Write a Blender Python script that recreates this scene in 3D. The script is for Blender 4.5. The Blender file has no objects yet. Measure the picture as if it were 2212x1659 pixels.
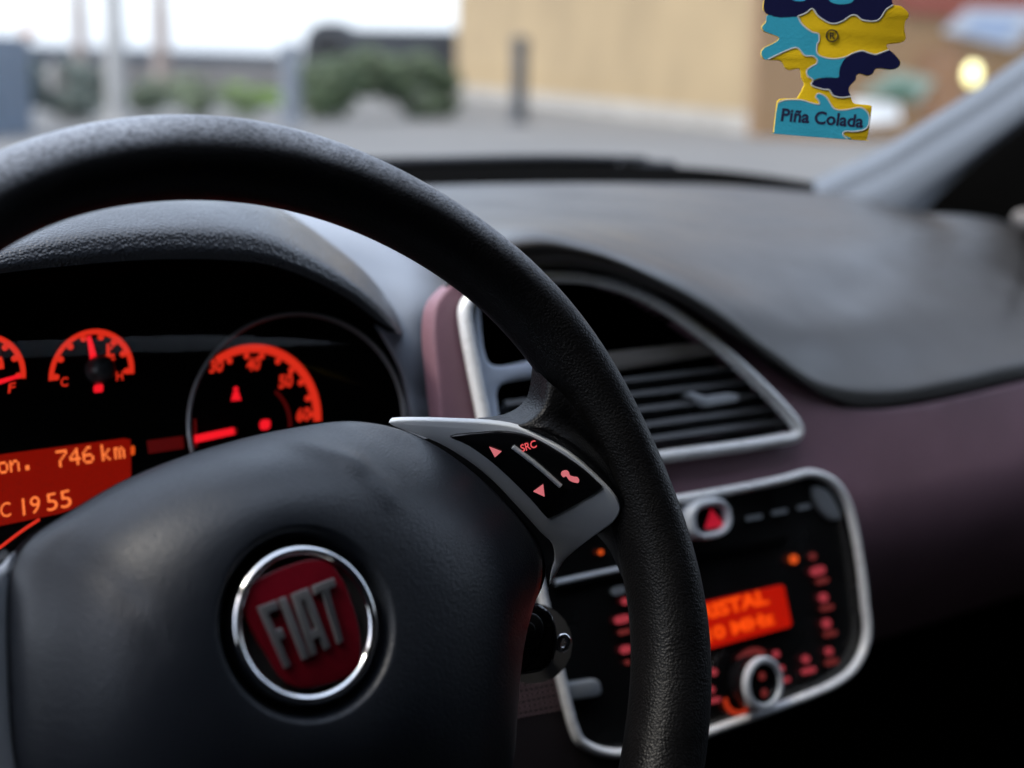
import bpy, math, random
from mathutils import Vector, Matrix
from mathutils.geometry import tessellate_polygon
random.seed(4)
scene = bpy.context.scene
col = scene.collection

# ------------------------------------------------------------------ camera
ZG = 0.92                                   # wheel centre above the ground
CAM = Vector((-.214, -.418, .187 + ZG))
YAW, PITCH, ROLL, FPX = math.radians(36.3), math.radians(-12.4), math.radians(1.0), 1450.0
_F = Vector((math.sin(YAW)*math.cos(PITCH), math.cos(YAW)*math.cos(PITCH), math.sin(PITCH)))
_R = Vector((math.cos(YAW), -math.sin(YAW), 0))
_U = _R.cross(_F)
R_ = math.cos(ROLL)*_R + math.sin(ROLL)*_U
U_ = -math.sin(ROLL)*_R + math.cos(ROLL)*_U
F_ = _F
cam_d = bpy.data.cameras.new('camera')
cam = bpy.data.objects.new('camera', cam_d); col.objects.link(cam)
m = Matrix((R_, U_, -F_)).transposed().to_4x4(); m.translation = CAM
cam.matrix_world = m
cam_d.sensor_width = 36; cam_d.lens = 36*FPX/1024
cam_d.clip_start = .02; cam_d.clip_end = 3000
cam_d.dof.use_dof = True
cam_d.dof.focus_distance = .585
cam_d.dof.aperture_fstop = cam_d.lens/9.8
scene.camera = cam

# ------------------------------------------------------------------ sky, sun, exposure
SUN_EL, SUN_AZ = math.radians(56), math.radians(-70)      # azimuth from +Y towards +X
w = bpy.data.worlds.new('World'); scene.world = w; w.use_nodes = True
nt = w.node_tree; nt.nodes.clear()
sky = nt.nodes.new('ShaderNodeTexSky'); sky.sky_type = 'NISHITA'; sky.sun_disc = False
sky.sun_elevation = SUN_EL; sky.sun_rotation = SUN_AZ
sky.air_density = 1.0; sky.dust_density = 3.0; sky.ozone_density = 1.0
mixs = nt.nodes.new('ShaderNodeMix'); mixs.data_type = 'RGBA'; mixs.inputs[0].default_value = .72
bg = nt.nodes.new('ShaderNodeBackground'); bg.inputs[1].default_value = .15
wo = nt.nodes.new('ShaderNodeOutputWorld')
nt.links.new(sky.outputs[0], mixs.inputs[6])
mixs.inputs[7].default_value = (2.25, 2.5, 2.95, 1)      # even cloud layer over the clear sky
nt.links.new(mixs.outputs[2], bg.inputs[0])
nt.links.new(bg.outputs[0], wo.inputs[0])
sd = bpy.data.lights.new('sun', 'SUN'); sd.energy = .5; sd.angle = math.radians(12); sd.color = (1, .93, .82)
sun = bpy.data.objects.new('sun', sd); col.objects.link(sun)
sun.rotation_euler = Vector((-math.sin(SUN_AZ)*math.cos(SUN_EL), -math.cos(SUN_AZ)*math.cos(SUN_EL), -math.sin(SUN_EL))).to_track_quat('-Z', 'Y').to_euler()
scene.view_settings.view_transform = 'Standard'; scene.view_settings.look = 'None'
scene.view_settings.exposure = 2.2; scene.view_settings.gamma = 1.0
scene.cycles.use_denoising = True
scene.cycles.max_bounces = 10; scene.cycles.transparent_max_bounces = 12
scene.cycles.caustics_reflective = False; scene.cycles.caustics_refractive = False
scene.cycles.sample_clamp_indirect = 4

# ------------------------------------------------------------------ helpers
S = 1024/2212.0
def ray(x, y):
    return R_*((x*S-512)/FPX) - U_*((y*S-384)/FPX) + F_
class Plane:
    def __init__(s, P, n):
        s.P = Vector(P) + Vector((0, 0, ZG)); s.n = Vector(n).normalized()
        up = Vector((0, 0, 1)) - s.n*s.n.z
        if up.length < 1e-3: up = Vector((0, 1, 0))
        s.v = up.normalized(); s.u = s.v.cross(s.n).normalized()
    def at(s, x, y, off=0.0):
        d = ray(x, y); P = s.P + s.n*off
        return CAM + d*(((P-CAM).dot(s.n))/d.dot(s.n))
    def to2(s, p): q = p - s.P; return (q.dot(s.u), q.dot(s.v))
    def to3(s, a, b, off=0.0): return s.P + s.u*a + s.v*b + s.n*off
def Yp(x, y, Y):
    d = ray(x, y); return CAM + d*((Y-CAM.y)/d.y)
def depth_at(x, y, s): return CAM + ray(x, y)*s
def on_ground(x, y, z=0.0):
    d = ray(x, y); return CAM + d*((z-CAM.z)/d.z)

def cr(p0, p1, p2, p3, t):
    return .5*((2*p1) + (p2-p0)*t + (2*p0-5*p1+4*p2-p3)*t*t + (3*p1-p0-3*p2+p3)*t*t*t)
def smooth(pts, n=6, closed=False):
    pts = [Vector(p) for p in pts]; N = len(pts); out = []
    for i in range(N if closed else N-1):
        g = (lambda k: pts[k % N]) if closed else (lambda k: pts[min(max(k, 0), N-1)])
        for j in range(n): out.append(cr(g(i-1), g(i), g(i+1), g(i+2), j/n))
    if not closed: out.append(pts[-1])
    return out
def resample(pts, n, closed=False):
    P = list(pts) + ([pts[0]] if closed else [])
    L = [0]
    for a, b in zip(P, P[1:]): L.append(L[-1]+(b-a).length)
    out = []; k = 0; m_ = n if closed else n-1
    for i in range(n):
        t = L[-1]*i/m_
        while k < len(L)-2 and L[k+1] < t: k += 1
        f = (t-L[k])/max(L[k+1]-L[k], 1e-12); out.append(P[k].lerp(P[k+1], min(f, 1)))
    return out

def link(name, verts, faces, mat, parent=None, smooth_=True, kind=None, label=None):
    me = bpy.data.meshes.new(name)
    base = parent.matrix_world.translation if parent else None
    if parent is None:
        c = sum((Vector(v) for v in verts), Vector())/max(len(verts), 1)
        zmin = min(v[2] for v in verts); base = Vector((c.x, c.y, zmin))
    root = parent
    org = Vector((0, 0, 0)); pp = parent
    while pp is not None: org += pp.location; pp = pp.parent
    if parent is None: org = base
    me.from_pydata([Vector(v)-org for v in verts], [], faces)
    me.materials.append(mat)
    if smooth_:
        for p in me.polygons: p.use_smooth = True
        try: me.set_sharp_from_angle(angle=math.radians(smooth_ if smooth_ is not True else 40))
        except Exception: pass
    me.validate(); me.update()
    o = bpy.data.objects.new(name, me); col.objects.link(o)
    if parent: o.parent = parent
    else: o.location = base
    if kind: o['kind'] = kind
    if label: o['label'] = label
    return o
def thing(name, label, cat, loc, group=None):
    o = bpy.data.objects.new(name, None); col.objects.link(o)
    o.location = Vector(loc); o['label'] = label; o['category'] = cat; o.empty_display_size = .05
    if group: o['group'] = group
    return o
def tag(o, label, cat, group=None):
    o['label'] = label; o['category'] = cat
    if group: o['group'] = group
    return o

def fix_out(verts, faces): return verts, faces
def inset2(poly, d):
    N = len(poly); A = sum(poly[i][0]*poly[(i+1) % N][1]-poly[(i+1) % N][0]*poly[i][1] for i in range(N))
    s = 1 if A > 0 else -1; out = []
    for i in range(N):
        a, b, c = Vector(poly[i-1]), Vector(poly[i]), Vector(poly[(i+1) % N])
        e1 = (b-a); e2 = (c-b)
        if e1.length < 1e-9 or e2.length < 1e-9: out.append(tuple(b)); continue
        e1.normalize(); e2.normalize()
        n1 = Vector((-e1.y, e1.x))*s; n2 = Vector((-e2.y, e2.x))*s
        n = n1+n2
        if n.length < 1e-6: n = n1
        n.normalize(); k = min(1/max(n.dot(n1), .35), 2.0)
        out.append(tuple(b+n*d*k))
    return out
def plate_geo(plane, outline, thick, bevel=0.0, top=0.0, holes=(), seg=3, fall=None):
    """closed outline (3D points on the plane) -> slab whose front is `top` along the normal"""
    V = []; Fc = []
    polys = [[plane.to2(p) for p in outline]] + [[plane.to2(p) for p in h] for h in holes]
    def area(q): return sum(q[i][0]*q[(i+1) % len(q)][1]-q[(i+1) % len(q)][0]*q[i][1] for i in range(len(q)))
    if area(polys[0]) < 0: polys[0].reverse()
    for i in range(1, len(polys)):
        if area(polys[i]) > 0: polys[i].reverse()
    caps = []; capidx = []
    for pi, q in enumerate(polys):
        N = len(q); rings = []
        sgn = 1 if pi == 0 else -1
        steps = []
        if bevel > 0:
            for k in range(seg+1):
                a = math.pi/2*k/seg
                steps.append((bevel*(1-math.sin(a)), top-bevel*(1-math.cos(a))))
        else: steps.append((0, top))
        steps.append((0, top-thick))
        for d, h in steps:
            r = inset2(q, sgn*d) if d > 0 else q
            b0 = len(V); V += [plane.to3(x, y, h) for x, y in r]; rings.append(b0)
        caps.append([Vector((x, y, 0)) for x, y in (inset2(q, sgn*bevel) if bevel > 0 else q)]); capidx.append(rings[0])
        for a, b in zip(rings, rings[1:]):
            for i in range(N):
                j = (i+1) % N; Fc.append((a+i, b+i, b+j, a+j))
    tris = tessellate_polygon(caps)
    flat = []
    for c, b in zip(caps, capidx): flat += [b+i for i in range(len(c))]
    for t in tris:
        a, b, c = (flat[i] for i in t)
        nn = (V[b]-V[a]).cross(V[c]-V[a])
        Fc.append((a, b, c) if nn.dot(plane.n) > 0 else (a, c, b))
    return V, Fc
def plate(name, plane, outline, thick, mat, parent=None, bevel=0.0, top=0.0, holes=(), px=True, sm=0, **kw):
    if px: outline = [plane.at(*p, top) for p in outline]; holes = [[plane.at(*p, top) for p in h] for h in holes]
    if sm: outline = smooth(outline, sm, True); holes = [smooth(h, sm, True) for h in holes]
    V, Fc = plate_geo(plane, outline, thick, bevel, top, holes)
    return link(name, V, Fc, mat, parent, smooth_=30, **kw)
def grid_geo(rows):
    nv = len(rows); nu = len(rows[0]); V = [p for r in rows for p in r]
    Fc = [(j*nu+i, j*nu+i+1, (j+1)*nu+i+1, (j+1)*nu+i) for j in range(nv-1) for i in range(nu-1)]
    return V, Fc
def loft(rows, nu=60, sub=6):
    rr = [resample(smooth(r, 6), nu) for r in rows]
    cols = [smooth([r[i] for r in rr], sub) for i in range(nu)]
    out = [[c[j] for c in cols] for j in range(len(cols[0]))]
    return grid_geo(out)
def sweep_geo(path, a, b, closed=False, nrm=None, seg=10, taper=None):
    """elliptic tube: a along in-plane side, b along nrm"""
    V = []; Fc = []; N = len(path); nrm = Vector(nrm).normalized() if nrm is not None else None
    for i, p in enumerate(path):
        t = (path[(i+1) % N]-path[i-1]) if closed else (path[min(i+1, N-1)]-path[max(i-1, 0)])
        t.normalize()
        n = nrm if nrm is not None else (Vector((0, 0, 1)) if abs(t.z) < .9 else Vector((1, 0, 0)))
        s = t.cross(n).normalized(); n2 = s.cross(t).normalized()
        k = taper(i/(N-1)) if taper else 1
        for j in range(seg):
            an = 2*math.pi*j/seg; V.append(p + s*a*k*math.cos(an) + n2*b*k*math.sin(an))
    M_ = N if closed else N-1
    for i in range(M_):
        for j in range(seg):
            i2 = (i+1) % N; j2 = (j+1) % seg
            Fc.append((i*seg+j, i2*seg+j, i2*seg+j2, i*seg+j2))
    if not closed:
        Fc.append(tuple(range(seg))[::-1]); Fc.append(tuple((N-1)*seg+j for j in range(seg)))
    return V, Fc
def tube(name, path, a, mat, parent=None, b=None, closed=False, nrm=None, seg=10, sm=6, taper=None, **kw):
    if sm: path = smooth(path, sm, closed)
    V, Fc = sweep_geo(path, a, b or a, closed, nrm, seg, taper)
    return link(name, V, Fc, mat, parent, smooth_=50, **kw)
def box_geo(lo, hi):
    x0, y0, z0 = lo; x1, y1, z1 = hi
    V = [Vector(v) for v in ((x0,y0,z0),(x1,y0,z0),(x1,y1,z0),(x0,y1,z0),(x0,y0,z1),(x1,y0,z1),(x1,y1,z1),(x0,y1,z1))]
    return V, [(0,3,2,1),(4,5,6,7),(0,1,5,4),(1,2,6,5),(2,3,7,6),(3,0,4,7)]
def rot_box(c, u, v, n, hu, hv, hn):
    c, u, v, n = map(Vector, (c, u, v, n)); V = []
    for k in (-1, 1):
        for a, b in ((-1,-1),(1,-1),(1,1),(-1,1)): V.append(c+u*hu*a+v*hv*b+n*hn*k)
    return V, [(0,3,2,1),(4,5,6,7),(0,1,5,4),(1,2,6,5),(2,3,7,6),(3,0,4,7)]
def lathe(c, u, v, n, prof, seg=48, cap=True):
    """prof = [(radius, height along n)]"""
    V = []; Fc = []
    for r, h in prof:
        for j in range(seg):
            a = 2*math.pi*j/seg; V.append(c+u*r*math.cos(a)+v*r*math.sin(a)+n*h)
    for i in range(len(prof)-1):
        for j in range(seg):
            j2 = (j+1) % seg; Fc.append((i*seg+j, i*seg+j2, (i+1)*seg+j2, (i+1)*seg+j))
    if cap: Fc.append(tuple((len(prof)-1)*seg+j for j in range(seg)))
    return V, Fc
_tc = {}
def text_geo(txt, bold=0.0, depth=0.0):
    """text outline triangulated, normalised to the unit square"""
    key = (txt, bold)
    if key in _tc: return _tc[key]
    cu = bpy.data.curves.new('lettering', 'FONT'); cu.body = txt; cu.offset = bold; cu.fill_mode = 'FRONT'
    cu.resolution_u = 4
    ob = bpy.data.objects.new('lettering', cu); col.objects.link(ob)
    bpy.context.view_layer.update()
    me = ob.evaluated_get(bpy.context.evaluated_depsgraph_get()).to_mesh()
    V = [v.co.copy() for v in me.vertices]; Fc = [tuple(p.vertices) for p in me.polygons]
    bpy.data.objects.remove(ob); bpy.data.curves.remove(cu)
    x0 = min(v.x for v in V); x1 = max(v.x for v in V); y0 = min(v.y for v in V); y1 = max(v.y for v in V)
    V = [((v.x-x0)/(x1-x0), (v.y-y0)/(y1-y0)) for v in V]
    _tc[key] = (V, Fc); return V, Fc
def text_on(name, plane, txt, BL, BR, TL, mat, parent, off=.0004, bold=0.0, TR=None, **kw):
    V, Fc = text_geo(txt, bold)
    if TR is None: TR = (BR[0]+TL[0]-BL[0], BR[1]+TL[1]-BL[1])
    out = []
    for a, b in V:
        x = (BL[0]*(1-a)+BR[0]*a)*(1-b) + (TL[0]*(1-a)+TR[0]*a)*b
        y = (BL[1]*(1-a)+BR[1]*a)*(1-b) + (TL[1]*(1-a)+TR[1]*a)*b
        out.append(plane.at(x, y, off))
    return link(name, out, Fc, mat, parent, smooth_=False, **kw)
DOTS = {'7': '11111 00001 00010 00100 01000 01000 01000', '4': '00010 00110 01010 10010 11111 00010 00010', '6': '00110 01000 10000 11110 10001 10001 01110',
 'k': '10000 10000 10010 10100 11000 10100 10010', 'm': '00000 00000 11010 10101 10101 10101 10101', 'o': '00000 00000 01110 10001 10001 10001 01110',
 'n': '00000 00000 10110 11001 10001 10001 10001', '.': '00000 00000 00000 00000 00000 00110 00110'}
def dots_on(name, plane, txt, BL, BR, TL, mat_, parent, off=.0012):
    V = []; Fc = []; n_ = len(txt)*6-1
    for k, ch in enumerate(txt):
        for r, row in enumerate(DOTS[ch].split()):
            for c, b in enumerate(row):
                if b != '1': continue
                u0 = (k*6+c+.5)/n_; v0 = (6.5-r)/7; i0 = len(V)
                for q in range(8):
                    a = u0+.62*math.cos(q*math.pi/4)/n_; d = v0+.62*math.sin(q*math.pi/4)/7
                    V.append(plane.at(BL[0]+(BR[0]-BL[0])*a+(TL[0]-BL[0])*d, BL[1]+(BR[1]-BL[1])*a+(TL[1]-BL[1])*d, off+.00002*(len(V) % 7)))
                Fc.append(tuple(range(i0, i0+8)))
    return link(name, V, Fc, mat_, parent, smooth_=False)
def ell(cx, cy, ex, ey, n=40, a0=0, a1=360, k=1.0):
    """pixel ellipse points, ex / ey pixel half axes vectors"""
    out = []
    cl = abs(a1-a0) >= 360
    for i in range(n if cl else n+1):
        a = math.radians(a0+(a1-a0)*i/n)
        out.append((cx+k*(ex[0]*math.cos(a)+ey[0]*math.sin(a)), cy+k*(ex[1]*math.cos(a)+ey[1]*math.sin(a))))
    return out
def arc_band(cx, cy, ex, ey, k0, k1, a0, a1, n=40):
    return ell(cx, cy, ex, ey, n, a0, a1, k1) + ell(cx, cy, ex, ey, n, a0, a1, k0)[::-1]

# ------------------------------------------------------------------ materials
def mat(name, base, rough=.5, metal=0.0, spec=.5, emis=None, estr=1.0, bump=None, var=None, coat=0.0, sheen=0.0, rvar=None):
    """bump=(kind, scale, strength, distance); var=(scale, amount) colour mottling"""
    M = bpy.data.materials.new(name); M.use_nodes = True
    n = M.node_tree.nodes; l = M.node_tree.links; p = n['Principled BSDF']
    p.inputs['Base Color'].default_value = (*base, 1); p.inputs['Roughness'].default_value = rough
    p.inputs['Metallic'].default_value = metal; p.inputs['Specular IOR Level'].default_value = spec
    p.inputs['Coat Weight'].default_value = coat
    if sheen: p.inputs['Sheen Weight'].default_value = sheen; p.inputs['Sheen Roughness'].default_value = .35; p.inputs['Sheen Tint'].default_value = (.85, .92, 1, 1)
    if emis:
        p.inputs['Emission Color'].default_value = (*emis, 1); p.inputs['Emission Strength'].default_value = estr*.215
    tc = n.new('ShaderNodeTexCoord')
    if var:
        t = n.new('ShaderNodeTexNoise'); t.inputs['Scale'].default_value = var[0]; t.inputs['Detail'].default_value = 5
        l.new(tc.outputs['Object'], t.inputs['Vector'])
        mr = n.new('ShaderNodeMapRange'); mr.inputs[1].default_value = .3; mr.inputs[2].default_value = .7
        mr.inputs[3].default_value = 1-var[1]; mr.inputs[4].default_value = 1+var[1]
        l.new(t.outputs['Fac'], mr.inputs[0])
        mx = n.new('ShaderNodeVectorMath'); mx.operation = 'SCALE'; mx.inputs[0].default_value = base
        l.new(mr.outputs[0], mx.inputs['Scale']); l.new(mx.outputs[0], p.inputs['Base Color'])
    if rvar:
        t = n.new('ShaderNodeTexNoise'); t.inputs['Scale'].default_value = rvar[0]; t.inputs['Detail'].default_value = 4
        l.new(tc.outputs['Object'], t.inputs['Vector'])
        mr = n.new('ShaderNodeMapRange'); mr.inputs[1].default_value = .3; mr.inputs[2].default_value = .7
        mr.inputs[3].default_value = max(rough-rvar[1], .02); mr.inputs[4].default_value = min(rough+rvar[1], 1)
        l.new(t.outputs['Fac'], mr.inputs[0]); l.new(mr.outputs[0], p.inputs['Roughness'])
    if bump:
        prev = None
        for kind, sc, st, di in (bump if isinstance(bump, list) else [bump]):
            if kind == 'vor':
                t = n.new('ShaderNodeTexVoronoi'); t.feature = 'SMOOTH_F1'; t.inputs['Smoothness'].default_value = .6; out = 'Distance'
            else:
                t = n.new('ShaderNodeTexNoise'); t.inputs['Detail'].default_value = 4; out = 'Fac'
            t.inputs['Scale'].default_value = sc; l.new(tc.outputs['Object'], t.inputs['Vector'])
            b = n.new('ShaderNodeBump'); b.inputs['Strength'].default_value = st; b.inputs['Distance'].default_value = di
            if kind == 'vor': b.invert = True
            l.new(t.outputs[out], b.inputs['Height'])
            if prev: l.new(prev.outputs[0], b.inputs['Normal'])
            prev = b
        l.new(prev.outputs[0], p.inputs['Normal'])
    return M
def glass_mat(name, tint=(1, 1, 1), refl=.04, rough=.0):
    M = bpy.data.materials.new(name); M.use_nodes = True
    n = M.node_tree.nodes; l = M.node_tree.links; n.clear()
    o = n.new('ShaderNodeOutputMaterial'); t = n.new('ShaderNodeBsdfTransparent'); t.inputs[0].default_value = (*tint, 1)
    g = n.new('ShaderNodeBsdfGlossy'); g.inputs['Roughness'].default_value = rough
    f = n.new('ShaderNodeFresnel'); f.inputs[0].default_value = 1.45
    mm = n.new('ShaderNodeMath'); mm.operation = 'MULTIPLY'; mm.inputs[1].default_value = refl/.034
    x = n.new('ShaderNodeMixShader')
    l.new(f.outputs[0], mm.inputs[0]); l.new(mm.outputs[0], x.inputs[0]); l.new(t.outputs[0], x.inputs[1]); l.new(g.outputs[0], x.inputs[2])
    l.new(x.outputs[0], o.inputs[0]); return M
MT = {}
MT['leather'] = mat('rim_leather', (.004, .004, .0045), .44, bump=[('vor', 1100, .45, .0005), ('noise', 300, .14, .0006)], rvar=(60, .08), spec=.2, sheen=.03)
MT['airbag'] = mat('airbag_plastic', (.016, .020, .028), .42, bump=[('vor', 1100, .32, .0005), ('noise', 90, .06, .0008)], rvar=(25, .08), spec=.5)
MT['hood'] = mat('visor_plastic', (.038, .041, .048), .32, spec=.6, bump=('vor', 750, .7, .0008), rvar=(30, .06))
MT['pad'] = mat('dash_pad', (.034, .031, .029), .42, spec=.6, bump=('vor', 900, .3, .0005), var=(9, .12), rvar=(14, .08))
MT['side'] = mat('dash_side', (.24, .265, .31), .45, bump=('vor', 1100, .3, .0003))
MT['purple'] = mat('purple_trim', (.25, .135, .17), .55, bump=('noise', 500, .5, .0008), var=(20, .1))
MT['black'] = mat('black_plastic', (.008, .008, .009), .5, bump=('noise', 900, .2, .0003))
MT['void'] = mat('vent_black', (.004, .004, .004), .9, spec=.0)
MT['gloss'] = mat('gloss_black', (.006, .006, .007), .12, rvar=(30, .06))
MT['panel'] = mat('radio_face', (.008, .008, .008), .22, var=(40, .3), rvar=(25, .1))
MT['silver'] = mat('satin_silver', (.92, .93, .94), .3, metal=.1, bump=('noise', 1200, .1, .0002), rvar=(90, .07))
MT['silverp'] = mat('silver_paint', (.56, .60, .65), .42, metal=.1, rvar=(50, .08))
MT['chrome'] = mat('chrome', (.75, .76, .78), .12, metal=1.0, rvar=(80, .06))
MT['darkchrome'] = mat('dark_chrome', (.13, .135, .14), .3, metal=.8)
MT['letter'] = mat('emblem_letters', (.20, .205, .22), .3, metal=.4)
MT['red'] = mat('emblem_red', (.16, .004, .012), .25, coat=.3, var=(200, .1))
MT['slat'] = mat('vent_slat', (.09, .094, .10), .4)
MT['slatbar'] = mat('vent_bar', (.34, .32, .30), .4, metal=.3)
MT['bluegrey'] = mat('vent_divider', (.60, .68, .82), .4, metal=.1)
MT['pillar'] = mat('pillar_trim', (.13, .15, .18), .6, bump=('noise', 300, .2, .0006), var=(6, .05))
MT['e_red'] = mat('lit_red', (.02, .0, .0), .5, emis=(.82, .030, .012), estr=.85)
MT['e_needle'] = mat('lit_needle', (.02, .0, .0), .5, emis=(.95, .01, .02), estr=1.0)
MT['e_dim'] = mat('lit_dim_red', (.02, .0, .0), .5, emis=(.07, .002, .002), estr=.9)
MT['e_lcd'] = mat('lit_display', (.02, .0, .0), .3, emis=(.20, .004, .001), estr=1.0)
MT['e_lcdtxt'] = mat('lit_display_text', (.02, .0, .0), .3, emis=(1.0, .20, .045), estr=1.15)
MT['e_radio'] = mat('lit_radio_display', (.02, .0, .0), .3, emis=(.42, .006, .001), estr=1.0)
MT['e_radiotxt'] = mat('lit_radio_text', (.02, .0, .0), .3, emis=(1.0, .075, .004), estr=1.0)
MT['e_pink'] = mat('lit_pink', (.3, .1, .1), .4, emis=(.62, .15, .17), estr=.95)
MT['e_src'] = mat('lit_src', (.3, .1, .1), .4, emis=(.85, .09, .10), estr=.95)
MT['e_btn'] = mat('lit_button', (.1, .01, .02), .4, emis=(.50, .05, .065), estr=.6)
MT['e_btnd'] = mat('lit_button_dim', (.1, .02, .02), .4, emis=(.18, .02, .018), estr=.65)
MT['e_orange'] = mat('lit_orange', (.1, .02, .0), .4, emis=(.9, .10, .012), estr=.8)
MT['e_tri'] = mat('hazard_red', (.45, .01, .03), .4, emis=(.55, .01, .03), estr=.6)
MT['greybtn_refl'] = mat('grey_button_reflection', (.25, .27, .29), .4)  # grey for real buttons and for reflections painted on the radio face

# scuffed, dusty leather with a painted top highlight where the rim faces up
def add_wear_highlight(M, colr):
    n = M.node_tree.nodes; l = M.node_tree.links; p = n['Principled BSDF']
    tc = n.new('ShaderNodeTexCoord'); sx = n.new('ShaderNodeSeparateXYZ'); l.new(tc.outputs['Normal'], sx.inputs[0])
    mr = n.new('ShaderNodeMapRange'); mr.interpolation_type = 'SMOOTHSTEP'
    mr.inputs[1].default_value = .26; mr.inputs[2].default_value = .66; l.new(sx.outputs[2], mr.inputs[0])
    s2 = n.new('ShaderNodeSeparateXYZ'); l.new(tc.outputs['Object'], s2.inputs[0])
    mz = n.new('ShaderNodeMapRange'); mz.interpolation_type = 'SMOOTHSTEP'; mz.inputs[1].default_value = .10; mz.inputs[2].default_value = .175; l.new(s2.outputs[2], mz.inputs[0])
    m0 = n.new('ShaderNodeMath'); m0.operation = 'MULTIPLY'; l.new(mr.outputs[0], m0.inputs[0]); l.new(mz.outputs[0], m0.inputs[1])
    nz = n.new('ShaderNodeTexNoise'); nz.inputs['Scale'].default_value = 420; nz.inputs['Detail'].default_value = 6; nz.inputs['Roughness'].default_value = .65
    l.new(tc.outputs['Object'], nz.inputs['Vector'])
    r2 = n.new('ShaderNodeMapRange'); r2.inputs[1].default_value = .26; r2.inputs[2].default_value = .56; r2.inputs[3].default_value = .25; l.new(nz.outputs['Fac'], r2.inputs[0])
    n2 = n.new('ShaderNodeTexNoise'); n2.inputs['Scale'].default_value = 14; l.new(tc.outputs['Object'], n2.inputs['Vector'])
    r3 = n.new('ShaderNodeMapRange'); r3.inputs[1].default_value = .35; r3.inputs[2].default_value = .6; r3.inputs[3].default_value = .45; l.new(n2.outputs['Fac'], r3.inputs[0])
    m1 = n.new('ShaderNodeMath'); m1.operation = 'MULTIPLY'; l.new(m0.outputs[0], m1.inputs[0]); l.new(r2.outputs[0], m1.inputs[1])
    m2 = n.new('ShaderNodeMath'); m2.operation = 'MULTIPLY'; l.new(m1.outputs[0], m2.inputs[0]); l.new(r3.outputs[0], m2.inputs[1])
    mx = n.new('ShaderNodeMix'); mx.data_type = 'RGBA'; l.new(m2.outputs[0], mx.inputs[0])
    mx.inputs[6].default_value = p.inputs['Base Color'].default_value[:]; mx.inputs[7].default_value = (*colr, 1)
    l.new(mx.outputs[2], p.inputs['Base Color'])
add_wear_highlight(MT['leather'], (.36, .40, .47))

# ================================================================== SETTING
GREY = mat('asphalt_pale', (.145, .145, .143), .85, var=(.35, .18), bump=('noise', 3, .3, .02))
gv = [(-400, -400, 0), (600, -400, 0), (600, 900, 0), (-400, 900, 0)]
g = link('ground', [Vector(v) for v in gv], [(0, 1, 2, 3)], GREY); g['kind'] = 'structure'

def prism_wall(name, A, B, h, thick, mt, parent=None, z0=0.0):
    A = Vector((A.x, A.y, z0)); B = Vector((B.x, B.y, z0)); u = (B-A).normalized(); n = Vector((u.y, -u.x, 0))
    if n.dot(CAM-A) < 0: n = -n
    V = []
    for z in (z0, z0+h):
        for p in (A, B, B-n*thick, A-n*thick): V.append(Vector((p.x, p.y, z)))
    Fc = [(0,1,5,4),(1,2,6,5),(2,3,7,6),(3,0,4,7),(4,5,6,7),(3,2,1,0)]
    return link(name, V, Fc, mt, parent, smooth_=False), A, B, u, n
YEL = mat('yellow_render', (.37, .275, .155), .9, var=(.5, .13))
ORA = mat('ochre_render', (.27, .165, .085), .9, var=(.4, .15))
BRN = mat('brown_render', (.26, .14, .075), .9, var=(.5, .2))
STONE = mat('plinth_stone', (.38, .36, .33), .9, var=(1.2, .15))
# yellow building: wall foot from far left to near right
ya = on_ground(985, 205); yb = on_ground(1625, 290)
yb_t = thing('yellow_building', 'pale yellow rendered building with a stone plinth behind the grey bollard', 'building', (ya+yb)/2)
_, A, B, u, n = prism_wall('wall', ya, yb, 9.0, 6, YEL, yb_t)
prism_wall('plinth', A+n*.06, B+n*.06, .35, .3, STONE, yb_t)
LW = (B-A).length
DW = mat('shutter', (.30, .20, .10), .7); TRIMW = mat('pale_trim', (.40, .33, .22), .8)
# brown building nearer, to the right
ba = on_ground(1628, 296); bb = ba + Vector((7.5, -6.2, 0))
bt = thing('brown_building', 'brown ochre building with shop signs beyond the silver pillar', 'building', (ba+bb)/2)
_, A2, B2, u2, n2 = prism_wall('wall', ba, bb, 8.0, 5, ORA, bt)
pb = Plane(A2-Vector((0, 0, ZG)), n2)
def wallplate(name, px, th, mt, off, parent=None):
    return plate(name, pb, px, th, mt, parent, top=off)
wallplate('upper_band', [(1900, -20), (2500, -30), (2500, 60), (2080, 40), (1960, 30)], .06, mat('red_band', (.22, .06, .04), .8), .06, bt)
wallplate('dark_doorway', [(1980, 110), (2080, 95), (2080, 250), (1985, 260)], .04, BRN, .045, bt)
s1 = thing('shop_sign', 'pale blue slanted square shop sign with lighter frame on brown wall', 'sign', pb.at(2130, 70, .1))
wallplate('frame', [(2035, 68), (2090, 18), (2260, 22), (2190, 104)], .05, mat('sign_frame', (.42, .44, .48), .5), .12, s1)
wallplate('panel', [(2075, 66), (2108, 36), (2205, 40), (2172, 86)], .02, mat('sign_blue', (.26, .33, .46), .5), .14, s1)
s2 = thing('awning', 'green and white striped shop awning on brown wall', 'awning', pb.at(1930, 190, .3))
wallplate('cloth', [(1850, 205), (1935, 150), (2022, 172), (1985, 222)], .05, mat('awning_pale', (.26, .32, .26), .7), .30, s2)
wallplate('valance', [(1895, 205), (1935, 180), (1985, 190), (1960, 218)], .05, mat('awning_green', (.05, .13, .09), .7), .34, s2)
V, Fc = [], []
tag(wallplate('shop_window', [(1835, 215), (1942, 222), (1945, 262), (1850, 272)], .05, mat('white_panel', (.85, .85, .84), .3, emis=(.9, .9, .88), estr=.15), .2), 'white lit shop window under the green awning', 'window')
lp = pb.at(2101, 160, .6)
lt = thing('wall_lamp', 'glowing round yellow white lamp on brown wall', 'lamp', lp)
Vs, Fs = [], []
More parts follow.
